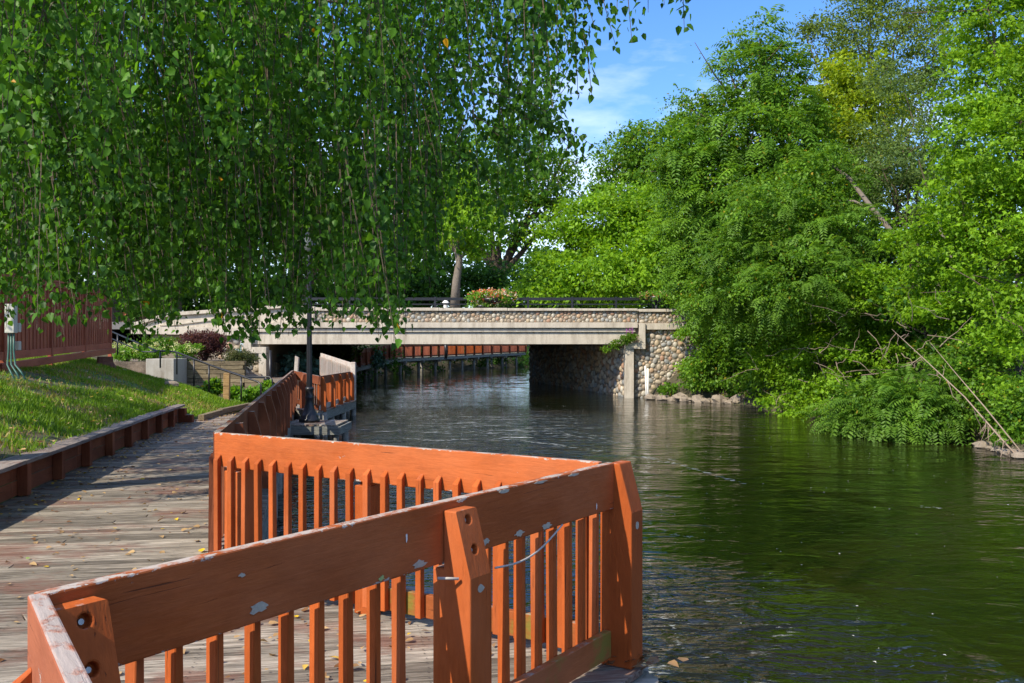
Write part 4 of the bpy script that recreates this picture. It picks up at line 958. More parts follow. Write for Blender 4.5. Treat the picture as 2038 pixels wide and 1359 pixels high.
for s in front[298:]:
    a = rq.uniform(.85, 1.15); th = rq.uniform(0, 3.14); ex = Vector((math.cos(th), 0, math.sin(th))) * s[3] * a; ez = Vector((-math.sin(th), 0, math.cos(th))) * s[3] / a
    add_dome((s[0], s[1] + .02, s[2]), ex, Vector((0, s[3] * .48, 0)), ez, s[3])
# side wall of the right abutment under the deck
w0 = Vector((bx(1246), YB + .32, 0)); w1 = Vector((1.3, YE, 0)); wd = (w1 - w0); wl = wd.length; wd.normalize(); wn = Vector((-wd.y, wd.x, 0)); 
if wn.x > 0: wn = -wn
for x, z, r in pack(0, wl, -0.95, bz(685), .09, .19, 9000, seed=8):
    a = rq.uniform(.85, 1.15); add_dome(w0 + wd * x + Vector((0, 0, z)), wd * r * a, -wn * r * .6, Vector((0, 0, r / a)), r)
st_me = pymesh('small_stones', vs, fs, M['stone_a'], True); at2 = st_me.attributes.new('rnd', 'FLOAT', 'POINT'); at2.data.foreach_set('value', rn_)
_bm = _b.new(); _bm.from_mesh(st_me); _b.ops.recalc_face_normals(_bm, faces=_bm.faces); _bm.to_mesh(st_me); _bm.free()
st_me.transform(Matrix.Translation(-bridge.location)); o = link('small_stones', st_me, bridge, bridge.location); o['kind'] = 'stuff'
# drainpipe
o = MB().tube([at(538, 697, 44.4), at(538, 800, 44.4)], .075, 10).build('drainpipe', M['iron'], None, True, loc=at(538, 790, 44.4)); tag(o, 'thick black drainpipe beside the left bridge pier', 'pipe')
# iron railing along the bridge road
br = empty('bridge_railing', (bx(1000), YB + 1.2, bz(612)), 'low black iron railing along the top of the bridge', 'railing')
YR = YB + 1.5
def rz_(py): return CZ + (HY - py) * YR / F
def rx_(px): return (px - CX) * YR / F
MB().box(rx_(600), rx_(1360), YR - .03, YR + .03, rz_(597.5), rz_(592)).build('top_rail', M['iron'], br)
MB().box(rx_(600), rx_(1360), YR - .02, YR + .02, rz_(606.5), rz_(604.2)).build('lower_rail', M['iron'], br)
for px in (610, 695, 780, 866, 1051, 1139, 1226, 1300, 1358): MB().box(rx_(px) - .05, rx_(px) + .05, YR - .05, YR + .05, rz_(640), rz_(590.5)).build('post', M['iron'], br)
# flower planters
def planter(px, py, w, h, lab, n, cols):
    c = at(px, 608, 46.2); root = empty('flower_planter', c, lab, 'planter'); k = 46.2 / F
    MB().tube([at(px, 640, 46.2), at(px, py + h * .6, 46.2)], .05, 8).build('pole', M['iron'], root, True)
    cc = at(px, py + h * .35, 46.2); MB().lathe(cc, [(.12, -.28), (w * k * .42, -.12), (w * k * .5, .02)], 14).build('basket', M['iron'], root, True)
    bl = [pb(px + dx * w, py + dy * h, 46.2, w * .42, h * .5) for dx, dy in ((-.55, .1), (-.1, -.1), (.4, -.05), (.65, .15), (0, .2))]
    link('foliage', crown('foliage', M['l_lime'], root, bl, n, .11, T_OVAL, .09, 12, .6, .3, base=tuple(c)), root, c)
    for mt, frac, side in cols:
        P = [];
        while len(P) < frac:
            b = random.choice(bl); d = Vector((random.gauss(0, 1), -abs(random.gauss(0, 1)), random.gauss(0, 1))).normalized(); P.append(Vector(b[:3]) + Vector((d.x * b[3] * 1.08, d.y * b[4] * 1.08, d.z * b[5] * 1.1)))
            if side and ((P[-1].x - c.x) * side < -.2): P.pop()
        blooms(root, c, P, .085, M[mt], 5, .03, 'flower')
planter(979, 588, 48, 20, 'large hanging planter of red, white and yellow flowers above the middle of the bridge', 3200, (('fl_red', 70, -1), ('fl_pink', 70, 1), ('fl_white', 50, 0), ('fl_red', 20, 1)))
planter(1306, 587, 36, 11, 'smaller flower planter half hidden in foliage at the right end of the bridge railing', 1500, (('fl_pink', 40, 0), ('fl_red', 12, -1)))
planter(960, 606, 30, 6, 'low pale flowers growing below the large planter', 700, (('l_bloom', 40, 0),))
c = at(887, 605, 47.5); lt = empty('garden_lantern', c, 'small white lantern beside the tree trunk behind the bridge railing', 'lantern')
MB().lathe(c - Vector((0, 0, .25)), [(.10, 0), (.12, .3)], 8).build('body', M['white'], lt); MB().lathe(c + Vector((0, 0, .05)), [(.20, .01), (.16, .06), (.03, .18), (.03, .26)], 8).build('roof', M['white'], lt)

# gauge pipes by the abutment
gp = empty('gauge_pole', at(1287, 795, 44.2), 'pair of leaning white pipes standing in the water beside the stone wall', 'pipe')
for a, b in (((1284.5, 728), (1287.5, 812)), ((1289.5, 733), (1289.5, 812))): MB().tube([at(*a, 44.2), at(*b, 44.2)], .05, 8).build('pipe', M['white'], gp, True)
# weed on the abutment ledge
c = at(1248, 682, 44.6); wp = empty('ledge_weed', c, 'wild plant with purple flower spikes growing on the bridge ledge', 'weed')
bl = [pb(1243, 676, 44.6, 12, 8), pb(1225, 684, 44.5, 10, 7), pb(1208, 695, 44.4, 8, 5), pb(1256, 671, 44.6, 8, 7)]
link('foliage', crown('foliage', M['l_mid'], wp, bl, 1600, .12, T_LANCE, .07, 10, .3, .2, base=tuple(c)), wp, c)
for px in (1248, 1254, 1259): blooms(wp, c, [at(px, 655 + i * 2.2, 44.6) for i in range(6)], .06, M['fl_purple'], 7, .02, 'flower_spike')

# ------------------------------------------------------------------ lamp post and its platform
lp = Vector((-5.22, 23.3, -0.25)); plat = empty('lamp_platform', lp + Vector((.2, 0, -.1)), 'small plank platform carrying the lamp post over the water', 'platform')
for i in range(9): board('plank', lp + Vector((-.45 + i * .155, -.75, -.03)), lp + Vector((-.45 + i * .155, .75, -.03)), (1, 0, 0), .145, .04, M['plank'], plat)
board('beam', lp + Vector((-.5, -.78, -.16)), lp + Vector((.92, -.78, -.16)), (0, 1, 0), .05, .2, M['greywood'], plat); board('beam', lp + Vector((.92, -.78, -.16)), lp + Vector((.92, .8, -.16)), (1, 0, 0), .05, .2, M['greywood'], plat)
for dx, dy in ((.8, -.65), (.8, .65), (-.4, -.6)): MB().tube([lp + Vector((dx, dy, -.05)), lp + Vector((dx, dy, -1.5))], .09, 10).build('piling', M['pile'], plat, True)
lamp = empty('lamp_post', lp, 'black fluted iron lamp post rising into the birch leaves', 'lamp post')
k = 23.3 / F
MB().lathe(lp, [(.27, 0), (.27, .07), (.24, .09), (.24, .15), (.21, .19), (.15, .30), (.115, .44), (.10, .56), (.115, .60), (.115, .64), (.10, .67), (.10, .80), (.115, .83), (.115, .86), (.088, .90)], 24, 0.03).build('base', M['iron'], lamp, True)
MB().lathe(lp + Vector((0, 0, .90)), [(.078, 0), (.066, 1.4), (.055, 3.2)], 24, 0.12).build('shaft', M['iron'], lamp)
MB().lathe(lp + Vector((0, 0, 4.1)), [(.07, 0), (.085, .03), (.06, .08), (.09, .16), (.05, .2)], 16).build('collar', M['iron'], lamp, True)
MB().tube([lp + Vector((-.25, 0, 4.22)), lp + Vector((.25, 0, 4.22))], .018, 8).build('cross_arm', M['iron'], lamp, True)
MB().lathe(lp + Vector((0, 0, 4.3)), [(.08, 0), (.17, .10), (.19, .30), (.13, .46)], 14).build('globe', M['smoke'], lamp, True)
MB().lathe(lp + Vector((0, 0, 4.76)), [(.16, 0), (.10, .08), (.03, .14), (.015, .24)], 14).build('finial', M['iron'], lamp, True)

# ------------------------------------------------------------------ far walkway beyond the bridge
fw = empty('far_walkway', at(880, 745, 88), 'raised plank walkway on pilings beyond the bridge', 'walkway')
fp = [(655, 747, 58), (700, 735, 65), (784, 714.5, 80), (888, 710, 92), (960, 706, 101), (1046, 702, 111)]
P3 = [at(*p) for p in fp]; HT = [1.30, 1.29, 1.30, 1.34, 1.25, 1.1]
ctn = 0
for i in range(len(P3) - 1):
    a, b = P3[i], P3[i + 1]; d = Vector((b.x - a.x, b.y - a.y, 0)).normalized(); nrm = Vector((d.y, -d.x, 0))
    nk = int((b - a).length / .4)
    for j in range(nk):
        s, e = a.lerp(b, (j + .03) / nk), a.lerp(b, (j + .97) / nk); mb = MB(); w = nrm * -2.2
        mb.prism([s, e, e + w, s + w], (0, 0, .05)); mb.build('plank', M['greywood'], fw); ctn += 1
    board('rim_joist', a - Vector((0, 0, .14)), b - Vector((0, 0, .14)), nrm, .08, .24, M['greywood'], fw)
    npil = max(2, int((b - a).length / 3.2))
    for j in range(npil):
        p = a.lerp(b, (j + .5) / npil)
        for off in (-.35, -1.8): q_ = p + nrm * off; MB().tube([q_ - Vector((0, 0, .05)), Vector((q_.x, q_.y, -1.6))], .14, 8).build('piling', M['pile'], fw, True)
        board('cross_beam', p + nrm * .25 - Vector((0, 0, .34)), p - nrm * 2.2 - Vector((0, 0, .34)), d, .2, .22, M['pile'], fw)
    npost = max(2, int((b - a).length / 2.0))
    railing('red brown railing of the far walkway, ' + ('nearest section left of the bend', 'section rising towards the bend', 'middle section under the bridge deck', 'section right of the dark lamp base', 'last section by the stone abutment')[i], a + Vector((0, 0, .05)), b + Vector((0, 0, .05)), 1,
        [j / npost for j in range(npost + 1)], (M['brown'], M['brown'], M['brown'], M['fence'] if i != 3 else M['orange']), H=HT[i], H1=HT[i + 1], sp=.22, t_b=.09, rh=.3)
c = at(887, 712, 89); o = MB().tube([c - Vector((0, 0, .1)), c + Vector((0, 0, 1.6))], .14, 10).build('lamp_post', M['iron'], None, True, loc=c); tag(o, 'dark lamp post foot standing on the far walkway', 'lamp post')

# ------------------------------------------------------------------ rocks on the right bank
ORD = ['first', 'second', 'third', 'fourth', 'fifth', 'sixth', 'seventh', 'eighth', 'ninth', 'tenth', 'eleventh', 'twelfth', 'thirteenth', 'fourteenth', 'fifteenth', 'sixteenth', 'seventeenth', 'eighteenth', 'nineteenth', 'twentieth', 'twenty-first', 'twenty-second']
for i in range(22):
    px = 1296 + i * 9.6 + random.uniform(-1, 1); y_ = lin(43.3, 39.0, i / 22) + random.uniform(-.1, .1); s = random.uniform(.15, .26) * (1.3 if i % 4 == 2 else 1)
    x_ = (px - CX) * y_ / F
    o = lumpy('rock', (x_, y_, WZ + s * random.uniform(.1, .9)), s * random.uniform(.9, 1.3), s, s * random.uniform(.7, 1.1), M['rock'], seed=100 + i, amp=.42, sub=(8, 5)); tag(o, 'tan angular waterline rock, %s to the right of the white pipes' % ORD[i], 'rock', 'rocks along the waterline')
for i in range(8):
    px = 1940 + i * 12; y_ = lin(22.5, 19.8, i / 8); s = random.uniform(.09, .17); x_ = (px - CX) * y_ / F
    o = lumpy('rock', (x_ + .3, y_ + .4, WZ + s * .4), s * 1.3, s, s * .7, M['rock'], seed=200 + i, amp=.3, sub=(8, 5)); tag(o, 'brown stone on the muddy bank by the dead branch, %s from the left' % ORD[i], 'rock', 'stones on the bank at the right edge')

# ------------------------------------------------------------------ vegetation across the river
VG = 'trees crowding the far bank'
def gb(px, Y, z=None):
    x = (px - CX) * Y / F
    return Vector((x, Y, z if z is not None else max(0.2, 0.4 + (x - right_x(Y)) * 0.15)))
tree('ailanthus_tree', 'tall dark green tree with feathery compound leaves rising to a pointed top against the sky', 'tree', gb(1560, 41), [pb(1512, 75, 40, 38, 55), pb(1500, 150, 40, 65, 60), pb(1560, 190, 40, 55, 70), pb(1430, 235, 39, 60, 60), pb(1510, 270, 39, 110, 80), pb(1590, 300, 39, 70, 80),
    pb(1400, 340, 39, 80, 70), pb(1490, 390, 39, 130, 90), pb(1350, 300, 39, 45, 45), pb(1440, 110, 40, 26, 22), pb(1375, 215, 40, 34, 26), pb(1590, 400, 38, 100, 90)], 30000, .15, 'l_mid', r0=.28, clump=.36, fr=dict(n=3600, len=.8, mat='l_mid', k=6), group=VG)
tree('locust_tree', 'tall thin olive leaved tree behind, its airy top cut by the upper edge', 'tree', gb(1740, 48), [pb(1690, 30, 48, 80, 60), pb(1800, 20, 48, 90, 60), pb(1640, 80, 48, 60, 50), pb(1760, 110, 48, 120, 80), pb(1860, 110, 48, 60, 90), pb(1730, -70, 48, 90, 70), pb(1840, 210, 47, 70, 80), pb(1600, 60, 48, 26, 18)], 24000, .16, 'l_olive', r0=.25, clump=.42, group=VG)
tree('maple_tree', 'yellow green tree in front of the olive one', 'tree', gb(1700, 43), [pb(1690, 140, 43, 55, 45), pb(1670, 210, 43, 85, 70), pb(1720, 230, 43, 80, 70), pb(1650, 290, 42, 80, 70), pb(1720, 320, 42, 90, 60)], 17000, .19, 'l_yel', T_MAPLE, r0=.2, group=VG)
tree('boxelder_sapling', 'bright green sapling crossing in front of the leaning trunk', 'tree', gb(1860, 27.5, .2), [pb(1850, 520, 28, 55, 35), pb(1900, 560, 27.5, 60, 40), pb(1830, 600, 28.5, 50, 30), pb(1760, 560, 30, 60, 36), pb(1880, 620, 27, 60, 30), pb(1700, 600, 31, 50, 30), pb(1800, 480, 30.5, 40, 22)], 16000, .13, 'l_bright', T_MAPLE, r0=.05, clump=.24, group=VG)
tree('olive_shrub_tree', 'greyish green fine leaved tree in the middle of the right bank', 'tree', gb(1850, 34), [pb(1790, 280, 36, 70, 60), pb(1760, 350, 35, 75, 60), pb(1830, 390, 35, 75, 70), pb(1800, 180, 37, 70, 50), pb(1740, 290, 36, 50, 50)], 16000, .11, 'l_sage', r0=.15, clump=.35, group=VG)
tree('boxelder_tree', 'bright yellow green maple filling the right edge of the photo', 'tree', gb(2120, 27, 0.6), [pb(2000, 60, 27, 110, 90), pb(1960, 160, 26, 90, 80), pb(2060, 180, 26, 110, 110), pb(1930, 270, 26, 75, 60), pb(2010, 300, 25, 120, 90), pb(1900, 380, 26, 65, 60), pb(1990, 420, 25, 110, 90), pb(2070, 430, 25, 100, 120),
    pb(1980, 530, 25, 100, 70), pb(2060, 600, 25, 90, 90), pb(1950, 20, 27, 70, 60), pb(2080, 20, 27, 110, 110), pb(1880, 470, 26, 60, 45), pb(2000, 640, 24, 75, 60), pb(2030, 740, 23, 70, 60), pb(1950, -80, 27, 100, 80)], 52000, .13, 'l_bright', T_MAPLE, r0=.17, clump=.26, shell=.6, group=VG)
tree('dark_backing_tree', 'deep green tree in the shade behind the leaning trunk', 'tree', gb(1840, 40), [pb(1750, 420, 41, 140, 110), pb(1880, 520, 40, 140, 110), pb(1700, 560, 41, 150, 110), pb(1850, 650, 38, 170, 100), pb(2010, 500, 36, 130, 160), pb(1600, 640, 42, 120, 100), pb(1960, 300, 40, 110, 120), pb(1990, 720, 32, 120, 90), pb(1890, 600, 29.3, 50, 60), pb(1930, 680, 27.5, 60, 50), pb(1830, 600, 29, 50, 50), pb(1800, 640, 33, 90, 60), pb(1880, 640, 33, 90, 60)], 56000, .20, 'l_deep', r0=.3, clump=.5, group=VG)
lt_ = tree('leaning_tree', 'tree leaning left over the river with drooping feathery leaves and a bare brown trunk', 'tree', at(1930, 720, 30), [pb(1560, 420, 34, 120, 80), pb(1640, 470, 33, 110, 80), pb(1500, 520, 34, 110, 80), pb(1600, 560, 32, 120, 80), pb(1450, 600, 35, 90, 60), pb(1640, 350, 34, 70, 50)], 36000, .13, 'l_mid', r0=.14, trunk=False, clump=.3, fr=dict(n=2400, len=.52, mat='l_teal', k=7), group=VG)
MB().tube([at(1930, 740, 30), at(1905, 640, 30), at(1850, 530, 31), at(1790, 480, 31.5), at(1740, 420, 32), at(1690, 355, 33), at(1645, 318, 34)], [.13, .12, .11, .10, .09, .07, .04], 9).build('trunk', M['bark2'], lt_, True)
MB().tube([at(1740, 420, 32), at(1700, 400, 32.5), at(1660, 398, 33)], [.06, .04, .02], 6).build('limb', M['bark2'], lt_, True)
MB().tube([at(1975, 790, 27), at(1950, 700, 27), at(1930, 620, 28), at(1890, 500, 29), at(1860, 430, 30)], [.11, .10, .09, .07, .04], 8).build('trunk', M['bark2'], lt_, True)
tree('walnut_tree', 'feathery leaved tree hiding the right end of the bridge', 'tree', gb(1500, 43.5, .6), [pb(1440, 470, 42, 90, 70), pb(1400, 550, 42.5, 70, 50), pb(1480, 590, 41, 100, 60), pb(1560, 560, 40, 90, 60), pb(1370, 430, 43, 60, 50), pb(1440, 640, 42, 50, 40), pb(1530, 650, 40, 80, 50)], 20000, .17, 'l_mid', r0=.15, clump=.35, fr=dict(n=2600, len=.8, mat='l_mid', k=6), group=VG)
tree('boxelder_shrub', 'rounded light green boxelder shrub leaning over the water in the middle of the right bank', 'shrub', gb(1620, 35, .0), [pb(1600, 660, 36, 90, 50), pb(1680, 650, 34, 90, 45), pb(1560, 720, 36, 80, 50), pb(1660, 730, 33, 100, 60), pb(1750, 700, 32, 80, 60), pb(1600, 790, 34, 70, 45), pb(1680, 800, 31, 80, 45), pb(1590, 830, 33, 30, 18)], 30000, .14, 'l_bright', T_MAPLE, r0=.08, clump=.3, group='shrubs on the far bank')
tree('sumac_shrub', 'low shrub of long drooping feather leaves touching the water', 'shrub', at(1790, 800, 26), [pb(1760, 810, 25.5, 80, 42), pb(1830, 790, 25, 80, 45), pb(1700, 830, 26.5, 60, 28), pb(1860, 830, 24.5, 60, 32), pb(1780, 850, 25, 60, 22)], 9000, .10, 'l_mid', r0=.05, clump=.25, fr=dict(n=1500, len=.60, mat='l_teal', k=8, ls=.30), group='shrubs on the far bank')
tree('bank_shrub', 'leafy green undergrowth at the foot of the stone wall', 'shrub', gb(1400, 42.5, -.5), [pb(1395, 750, 42.8, 42, 30), pb(1420, 735, 42, 60, 40), pb(1480, 740, 41, 60, 45), pb(1530, 770, 39, 50, 35), pb(1450, 690, 42.5, 60, 40), pb(1345, 778, 43, 24, 13)], 17000, .15, 'l_mid', r0=.04, clump=.22, group='shrubs on the far bank')
tree('wall_vine', 'light green vine climbing over the cobbled abutment', 'vine', gb(1400, 43.8, -.3), [pb(1430, 690, 43.9, 40, 28), pb(1425, 640, 44.1, 28, 26), pb(1370, 662, 44.3, 22, 9), pb(1450, 640, 43.8, 40, 35), pb(1385, 735, 44, 30, 18), pb(1410, 600, 44.5, 50, 30), pb(1375, 590, 45, 30, 14)], 13000, .15, 'l_bright', r0=.03, clump=.2, group='shrubs on the far bank')
tree('bank_shrub', 'dense green thicket at the right edge of the photo above the mud bank', 'shrub', gb(1960, 24, -.3), [pb(1940, 740, 25, 70, 60), pb(1990, 800, 23.5, 60, 50), pb(2040, 820, 22.5, 60, 60), pb(1900, 700, 27, 60, 50), pb(2030, 870, 22, 50, 22), pb(1930, 830, 24.5, 40, 28)], 20000, .11, 'l_mid', r0=.04, clump=.2, group='shrubs on the far bank')
# dead branch at the right edge
db = empty('dead_branch', at(2030, 905, 20.5), 'pale dry fallen branch slanting down to the water at the right edge', 'branch')
bp = [at(2045, 930, 20.3), at(1990, 870, 21), at(1920, 790, 22), at(1840, 715, 23), at(1775, 655, 24)]
MB().tube(bp, [.022, .02, .016, .012, .005], 6).build('stem', M['twig'], db, True)
mb = MB(); MB().tube([at(2045, 915, 20.4), at(1960, 810, 21.5), at(1900, 740, 22.5), at(1850, 680, 23)], [.018, .015, .010, .004], 6).build('stem', M['twig'], db, True)
for _ in range(46):
    t_ = random.random() ** 1.6; i = min(3, int(t_ * 4)); q_ = bp[i].lerp(bp[i + 1], t_ * 4 - i); e = q_ + Vector((random.uniform(-.5, .4), random.uniform(-.4, .3), random.uniform(-.8, .4))) * random.uniform(.4, 1)
    mb.tube(jag(q_, e, 3, .05), [.010, .008, .006, .003], 4)
mb.build('twigs', M['twig'], db)['kind'] = 'stuff'

bt = empty('bare_twigs', at(1700, 720, 30), 'tangle of pale bare twigs sticking out of the shrubs on the right bank', 'twigs')
mb = MB()
for _ in range(60):
    px, py = random.uniform(1500, 1900), random.uniform(600, 850); Y_ = lin(35.0, 24.0, (px - 1500) / 400) - random.uniform(0, .8); q_ = at(px, py, Y_); a_ = random.uniform(0, 6.28); l_ = random.uniform(.5, 1.7)
    e = q_ + Vector((math.cos(a_) * l_, -random.uniform(0, .6), math.sin(a_) * l_ * .7)); mb.tube(jag(q_, e, 4, .07), [.012, .010, .008, .006, .003], 4)
mb.build('twigs', M['twig'], bt)['kind'] = 'stuff'
# ------------------------------------------------------------------ trees behind the bridge
BG = 'trees behind the bridge'
tree('sumac_thicket', 'bright fresh green thicket just behind the right half of the bridge railing', 'shrub', gb(1230, 58, 1.5), [pb(1130, 480, 60, 60, 45), pb(1100, 550, 58, 65, 40), pb(1190, 440, 60, 80, 50), pb(1180, 540, 57, 90, 55), pb(1270, 460, 59, 90, 60), pb(1260, 560, 56, 100, 50), pb(1340, 520, 56, 90, 70), pb(1330, 420, 60, 70, 50), pb(1240, 390, 62, 50, 30), pb(1080, 585, 56, 50, 25)], 36000, .27, 'l_bright', r0=.15, clump=.55, group=BG)
tree('maple_tree', 'mid green tree standing against the sky right of the gap', 'tree', gb(1260, 76, 2), [pb(1290, 290, 76, 60, 50), pb(1240, 320, 76, 50, 50), pb(1330, 340, 75, 70, 60), pb(1210, 370, 76, 30, 40), pb(1270, 400, 75, 70, 50), pb(1370, 270, 74, 50, 60)], 18000, .30, 'l_mid', r0=.35, clump=.7, group=BG)
tree('maple_tree', 'spreading dark green tree with fanned out limbs behind the bridge', 'tree', gb(985, 88, 2), [pb(960, 380, 88, 110, 60), pb(1080, 360, 88, 70, 50), pb(1040, 430, 87, 90, 50), pb(900, 430, 88, 80, 60), pb(1120, 320, 88, 40, 36), pb(850, 350, 88, 90, 80), pb(1130, 400, 88, 36, 26), pb(1000, 300, 89, 110, 60)], 26000, .34, 'l_mid', r0=.6, bark='bark', clump=.8, group=BG)
fr_ = tree('slender_tree', 'tree with a slim grey trunk and light green crown just left of the flower planter', 'tree', gb(908, 55, 2.4), [pb(870, 450, 55, 60, 40), pb(930, 440, 55, 60, 45), pb(840, 400, 56, 60, 50), pb(960, 480, 55, 40, 30), pb(890, 380, 56, 70, 40)], 9000, .22, 'l_bright', r0=.2, trunk=False, clump=.45, group=BG)
MB().tube([at(905, 612, 55), at(908, 560, 55), at(914, 520, 55), at(906, 480, 55), at(900, 440, 55)], [.32, .25, .22, .18, .1], 9).build('trunk', M['bark2'], fr_, True)
mb = MB()
for a, b in (((914, 520), (950, 470)), ((906, 500), (880, 460)), ((908, 490), (930, 450))): mb.tube(jag(at(*a, 55), at(*b, 55), 4, .1), [.12, .1, .08, .06, .03], 6)
mb.build('limb', M['bark2'], fr_, True)
tree('hedge', 'dark green understorey below the spreading tree behind the bridge', 'hedge', gb(940, 78, 2), [pb(700 + i * 62, 575 + random.uniform(-14, 8), 74 + random.uniform(-3, 3), 55, 45) for i in range(7)], 17000, .30, 'l_deep', r0=.1, clump=.6, trunk=False, group=BG)
tree('hedge', 'low dark hedge between the bridge road and the bright thicket', 'hedge', gb(1230, 69, 2), [pb(1050 + i * 55, 592, 69, 48, 24) for i in range(9)], 14000, .26, 'l_deep', clump=.5, trunk=False, group=BG)
tree('bank_undergrowth', 'dark undergrowth on the bank behind the far walkway', 'undergrowth', gb(800, 84, 1), [at(640, 730, 62).to_tuple() + (2.5, 2, 1.6)] + [(at(px, 730, Y_ + 5).x - 1.0, Y_ + 5, .4, 3.0, 2.2, 2.0) for px, Y_ in ((700, 66), (740, 74), (784, 81), (830, 88), (888, 94), (930, 99), (975, 104), (1020, 109), (1060, 113))], 26000, .26, 'l_deep', clump=.5, trunk=False, group=BG)  # added dense and dark to stand in for shade between the pilings
tree('hedge', 'dark understorey behind the left approach of the bridge and the fence', 'hedge', gb(380, 72, 2), [pb(70 + i * 66, 590 + random.uniform(-12, 8), 72 + random.uniform(-2, 2), 58, 42) for i in range(12)], 22000, .30, 'l_deep', clump=.6, trunk=False, group=BG)
LG = 'trees behind the left lawn'
labs = ['leafy tree behind the left end of the fence', 'tall tree behind the middle of the fence', 'dense tree beyond the left bridge approach', 'large tree behind the birch left of the lamp post', 'tree behind the lamp post', 'tree filling the gap right of the lamp post', 'tree far behind the birch at top left']
for i, (px, py, Y_, s, lm) in enumerate(((60, 430, 55, 190, 'l_bright'), (230, 330, 60, 200, 'l_mid'), (360, 480, 62, 150, 'l_bright'), (480, 330, 66, 200, 'l_mid'), (610, 470, 64, 150, 'l_mid'), (760, 450, 68, 140, 'l_bright'), (90, 150, 62, 220, 'l_mid'))):
    bl = [pb(px + random.uniform(-.7, .7) * s, py + random.uniform(-.7, .6) * s, Y_ + random.uniform(-2, 2), s * .5, s * .42) for _ in range(7)]
    tree('background_tree', labs[i], 'tree', gb(px, Y_, 1.8), bl, 12000, .32, lm, r0=.3, clump=.75, group=LG)
# distant woodland closing the horizon
bl = [pb(-300 + i * 95, 560 + random.uniform(-40, 20), 125 + random.uniform(-8, 8), 90, 90) for i in range(28)]
P, O = blob_points(bl, 60000, 1.2, 40, .5); D = RNG.normal(size=P.shape); NR = RNG.normal(size=P.shape) * .6; NR[:, 2] += .6; NR[:, 1] -= .4
o = link('distant_woodland', leaf_mesh('distant_woodland', M['l_deep'], P, D, NR, .7 * (.6 + .8 * RNG.random(len(P))), T_OVAL)); tag(o, 'far wood closing the view behind the bridge', 'woodland', kind='stuff')

# ------------------------------------------------------------------ grass blades on the lawn
n = 110000; yy = 7 + 21.5 * RNG.random(n) ** 0.8; s_ = 6.2 * RNG.random(n); xx = np.array([curb_x(y) for y in yy]) - s_ - .02
vis = (xx / yy > -0.62); xx, yy = xx[vis], yy[vis]
zz_ = np.array([left_z(x, y) for x, y in zip(xx, yy)])
P = np.stack([xx, yy, zz_ - .01], 1); n = len(P); D = RNG.normal(size=(n, 3)) * .45; D[:, 2] = 1; NR = RNG.normal(size=(n, 3)); NR[:, 2] *= .3; NR[:, 1] -= .8
pat = np.sin(xx * 1.3 + np.sin(yy * .8) * 2) * np.cos(yy * .9 + xx * .4); pat = pat + .5 * np.sin(xx * 4.1 + yy * 1.7) * np.sin(yy * 3.3 - xx); keep = RNG.random(n) > np.clip(pat * 1.2 + .35, 0, .93) * (yy < 22.5)
rnd = np.clip(RNG.random(n) * .85 + np.where((pat > -.2) & (yy < 23.5), .32, 0), 0, 1)
o = link('grass', leaf_mesh('grass', M['grass'], P[keep], D[keep], NR[keep], (.05 + .05 * RNG.random(n))[keep] * 1.3, (np.array([[0,-.11,0],[0,.11,0],[1,0,0]]), [(0,1,2)]), rnd[keep])); tag(o, 'short grass covering the sloping lawn', 'grass', kind='stuff')
pts = []
for _ in range(800):
    y = random.uniform(9, 25); x = curb_x(y) - random.uniform(.1, 4); pts.append((x, y, left_z(x, y) + .05))
o = link('lawn_leaves', litter('lawn_leaves', pts, .06, M['litter'])); tag(o, 'fallen leaves lying in the shaded lawn', 'leaves', kind='stuff')
# foam flecks on the river
pts = []
while len(pts) < 420:
    x, y = random.uniform(-4, 9), random.uniform(5, 40)
    if x > 0.9 or y > 12: pts.append((x, y))
def wpt(px, py): Y = (CZ - WZ) * F / (py - HY); return ((px - CX) * Y / F, Y)
els = []  # pale flecks: foam and algae, plus riffle sparkle and reflections drawn as shapes
for line, cnt_ in ((((1290, 918), (1340, 922), (1390, 938), (1430, 950), (1475, 962)), 70), (((780, 828), (900, 832), (1010, 838), (1120, 833)), 60), (((850, 846), (960, 858), (1100, 862), (1230, 884)), 120), (((980, 872), (1090, 884), (1200, 900)), 90),
        (((1240, 905), (1290, 912), (1330, 915)), 30), (((800, 872), (860, 877), (930, 874)), 60), (((1280, 985), (1350, 990)), 16), (((1275, 1040), (1330, 1062), (1400, 1075)), 22), (((1270, 1210), (1330, 1240), (1350, 1290)), 22), (((1820, 1008), (1870, 1012)), 8)):
    W_ = [wpt(*p) for p in line]
    for _ in range(cnt_):
        t_ = random.random() * (len(W_) - 1); k_ = int(t_); f_ = t_ - k_; x = lin(W_[k_][0], W_[k_ + 1][0], f_); y = lin(W_[k_][1], W_[k_ + 1][1], f_)
        sp_ = .018 * y if len(line) > 3 and line[0][0] < 1200 else .003 * y; els.append((x + random.gauss(0, sp_ * .6), y + random.gauss(0, sp_ * 1.6), WZ + .007))
Pe = np.array(els); ne = len(Pe); De = RNG.normal(size=(ne, 3)) * .25; De[:, 0] = 1; De[:, 2] = 0
o = link('foam_sparkle_streaks', leaf_mesh('foam_sparkle_streaks', M['foam'], Pe, De, np.tile([0, 0, 1.0], (ne, 1)), Pe[:, 1] * .0062 * (.3 + RNG.random(ne)), (np.array([[0,0,0],[0.5,-0.09,0],[1,0,0],[0.5,0.09,0]]), [(0,1,2),(0,2,3)]))); tag(o, 'pale streaks of foam, algae and painted sparkle on the riffles below the bridge', 'foam', kind='stuff')
P = np.array([(x, y, WZ + .006) for x, y in pts]); n = len(P); NR = np.tile([0, 0, 1.0], (n, 1)); D = RNG.normal(size=(n, 3)); D[:, 2] = 0
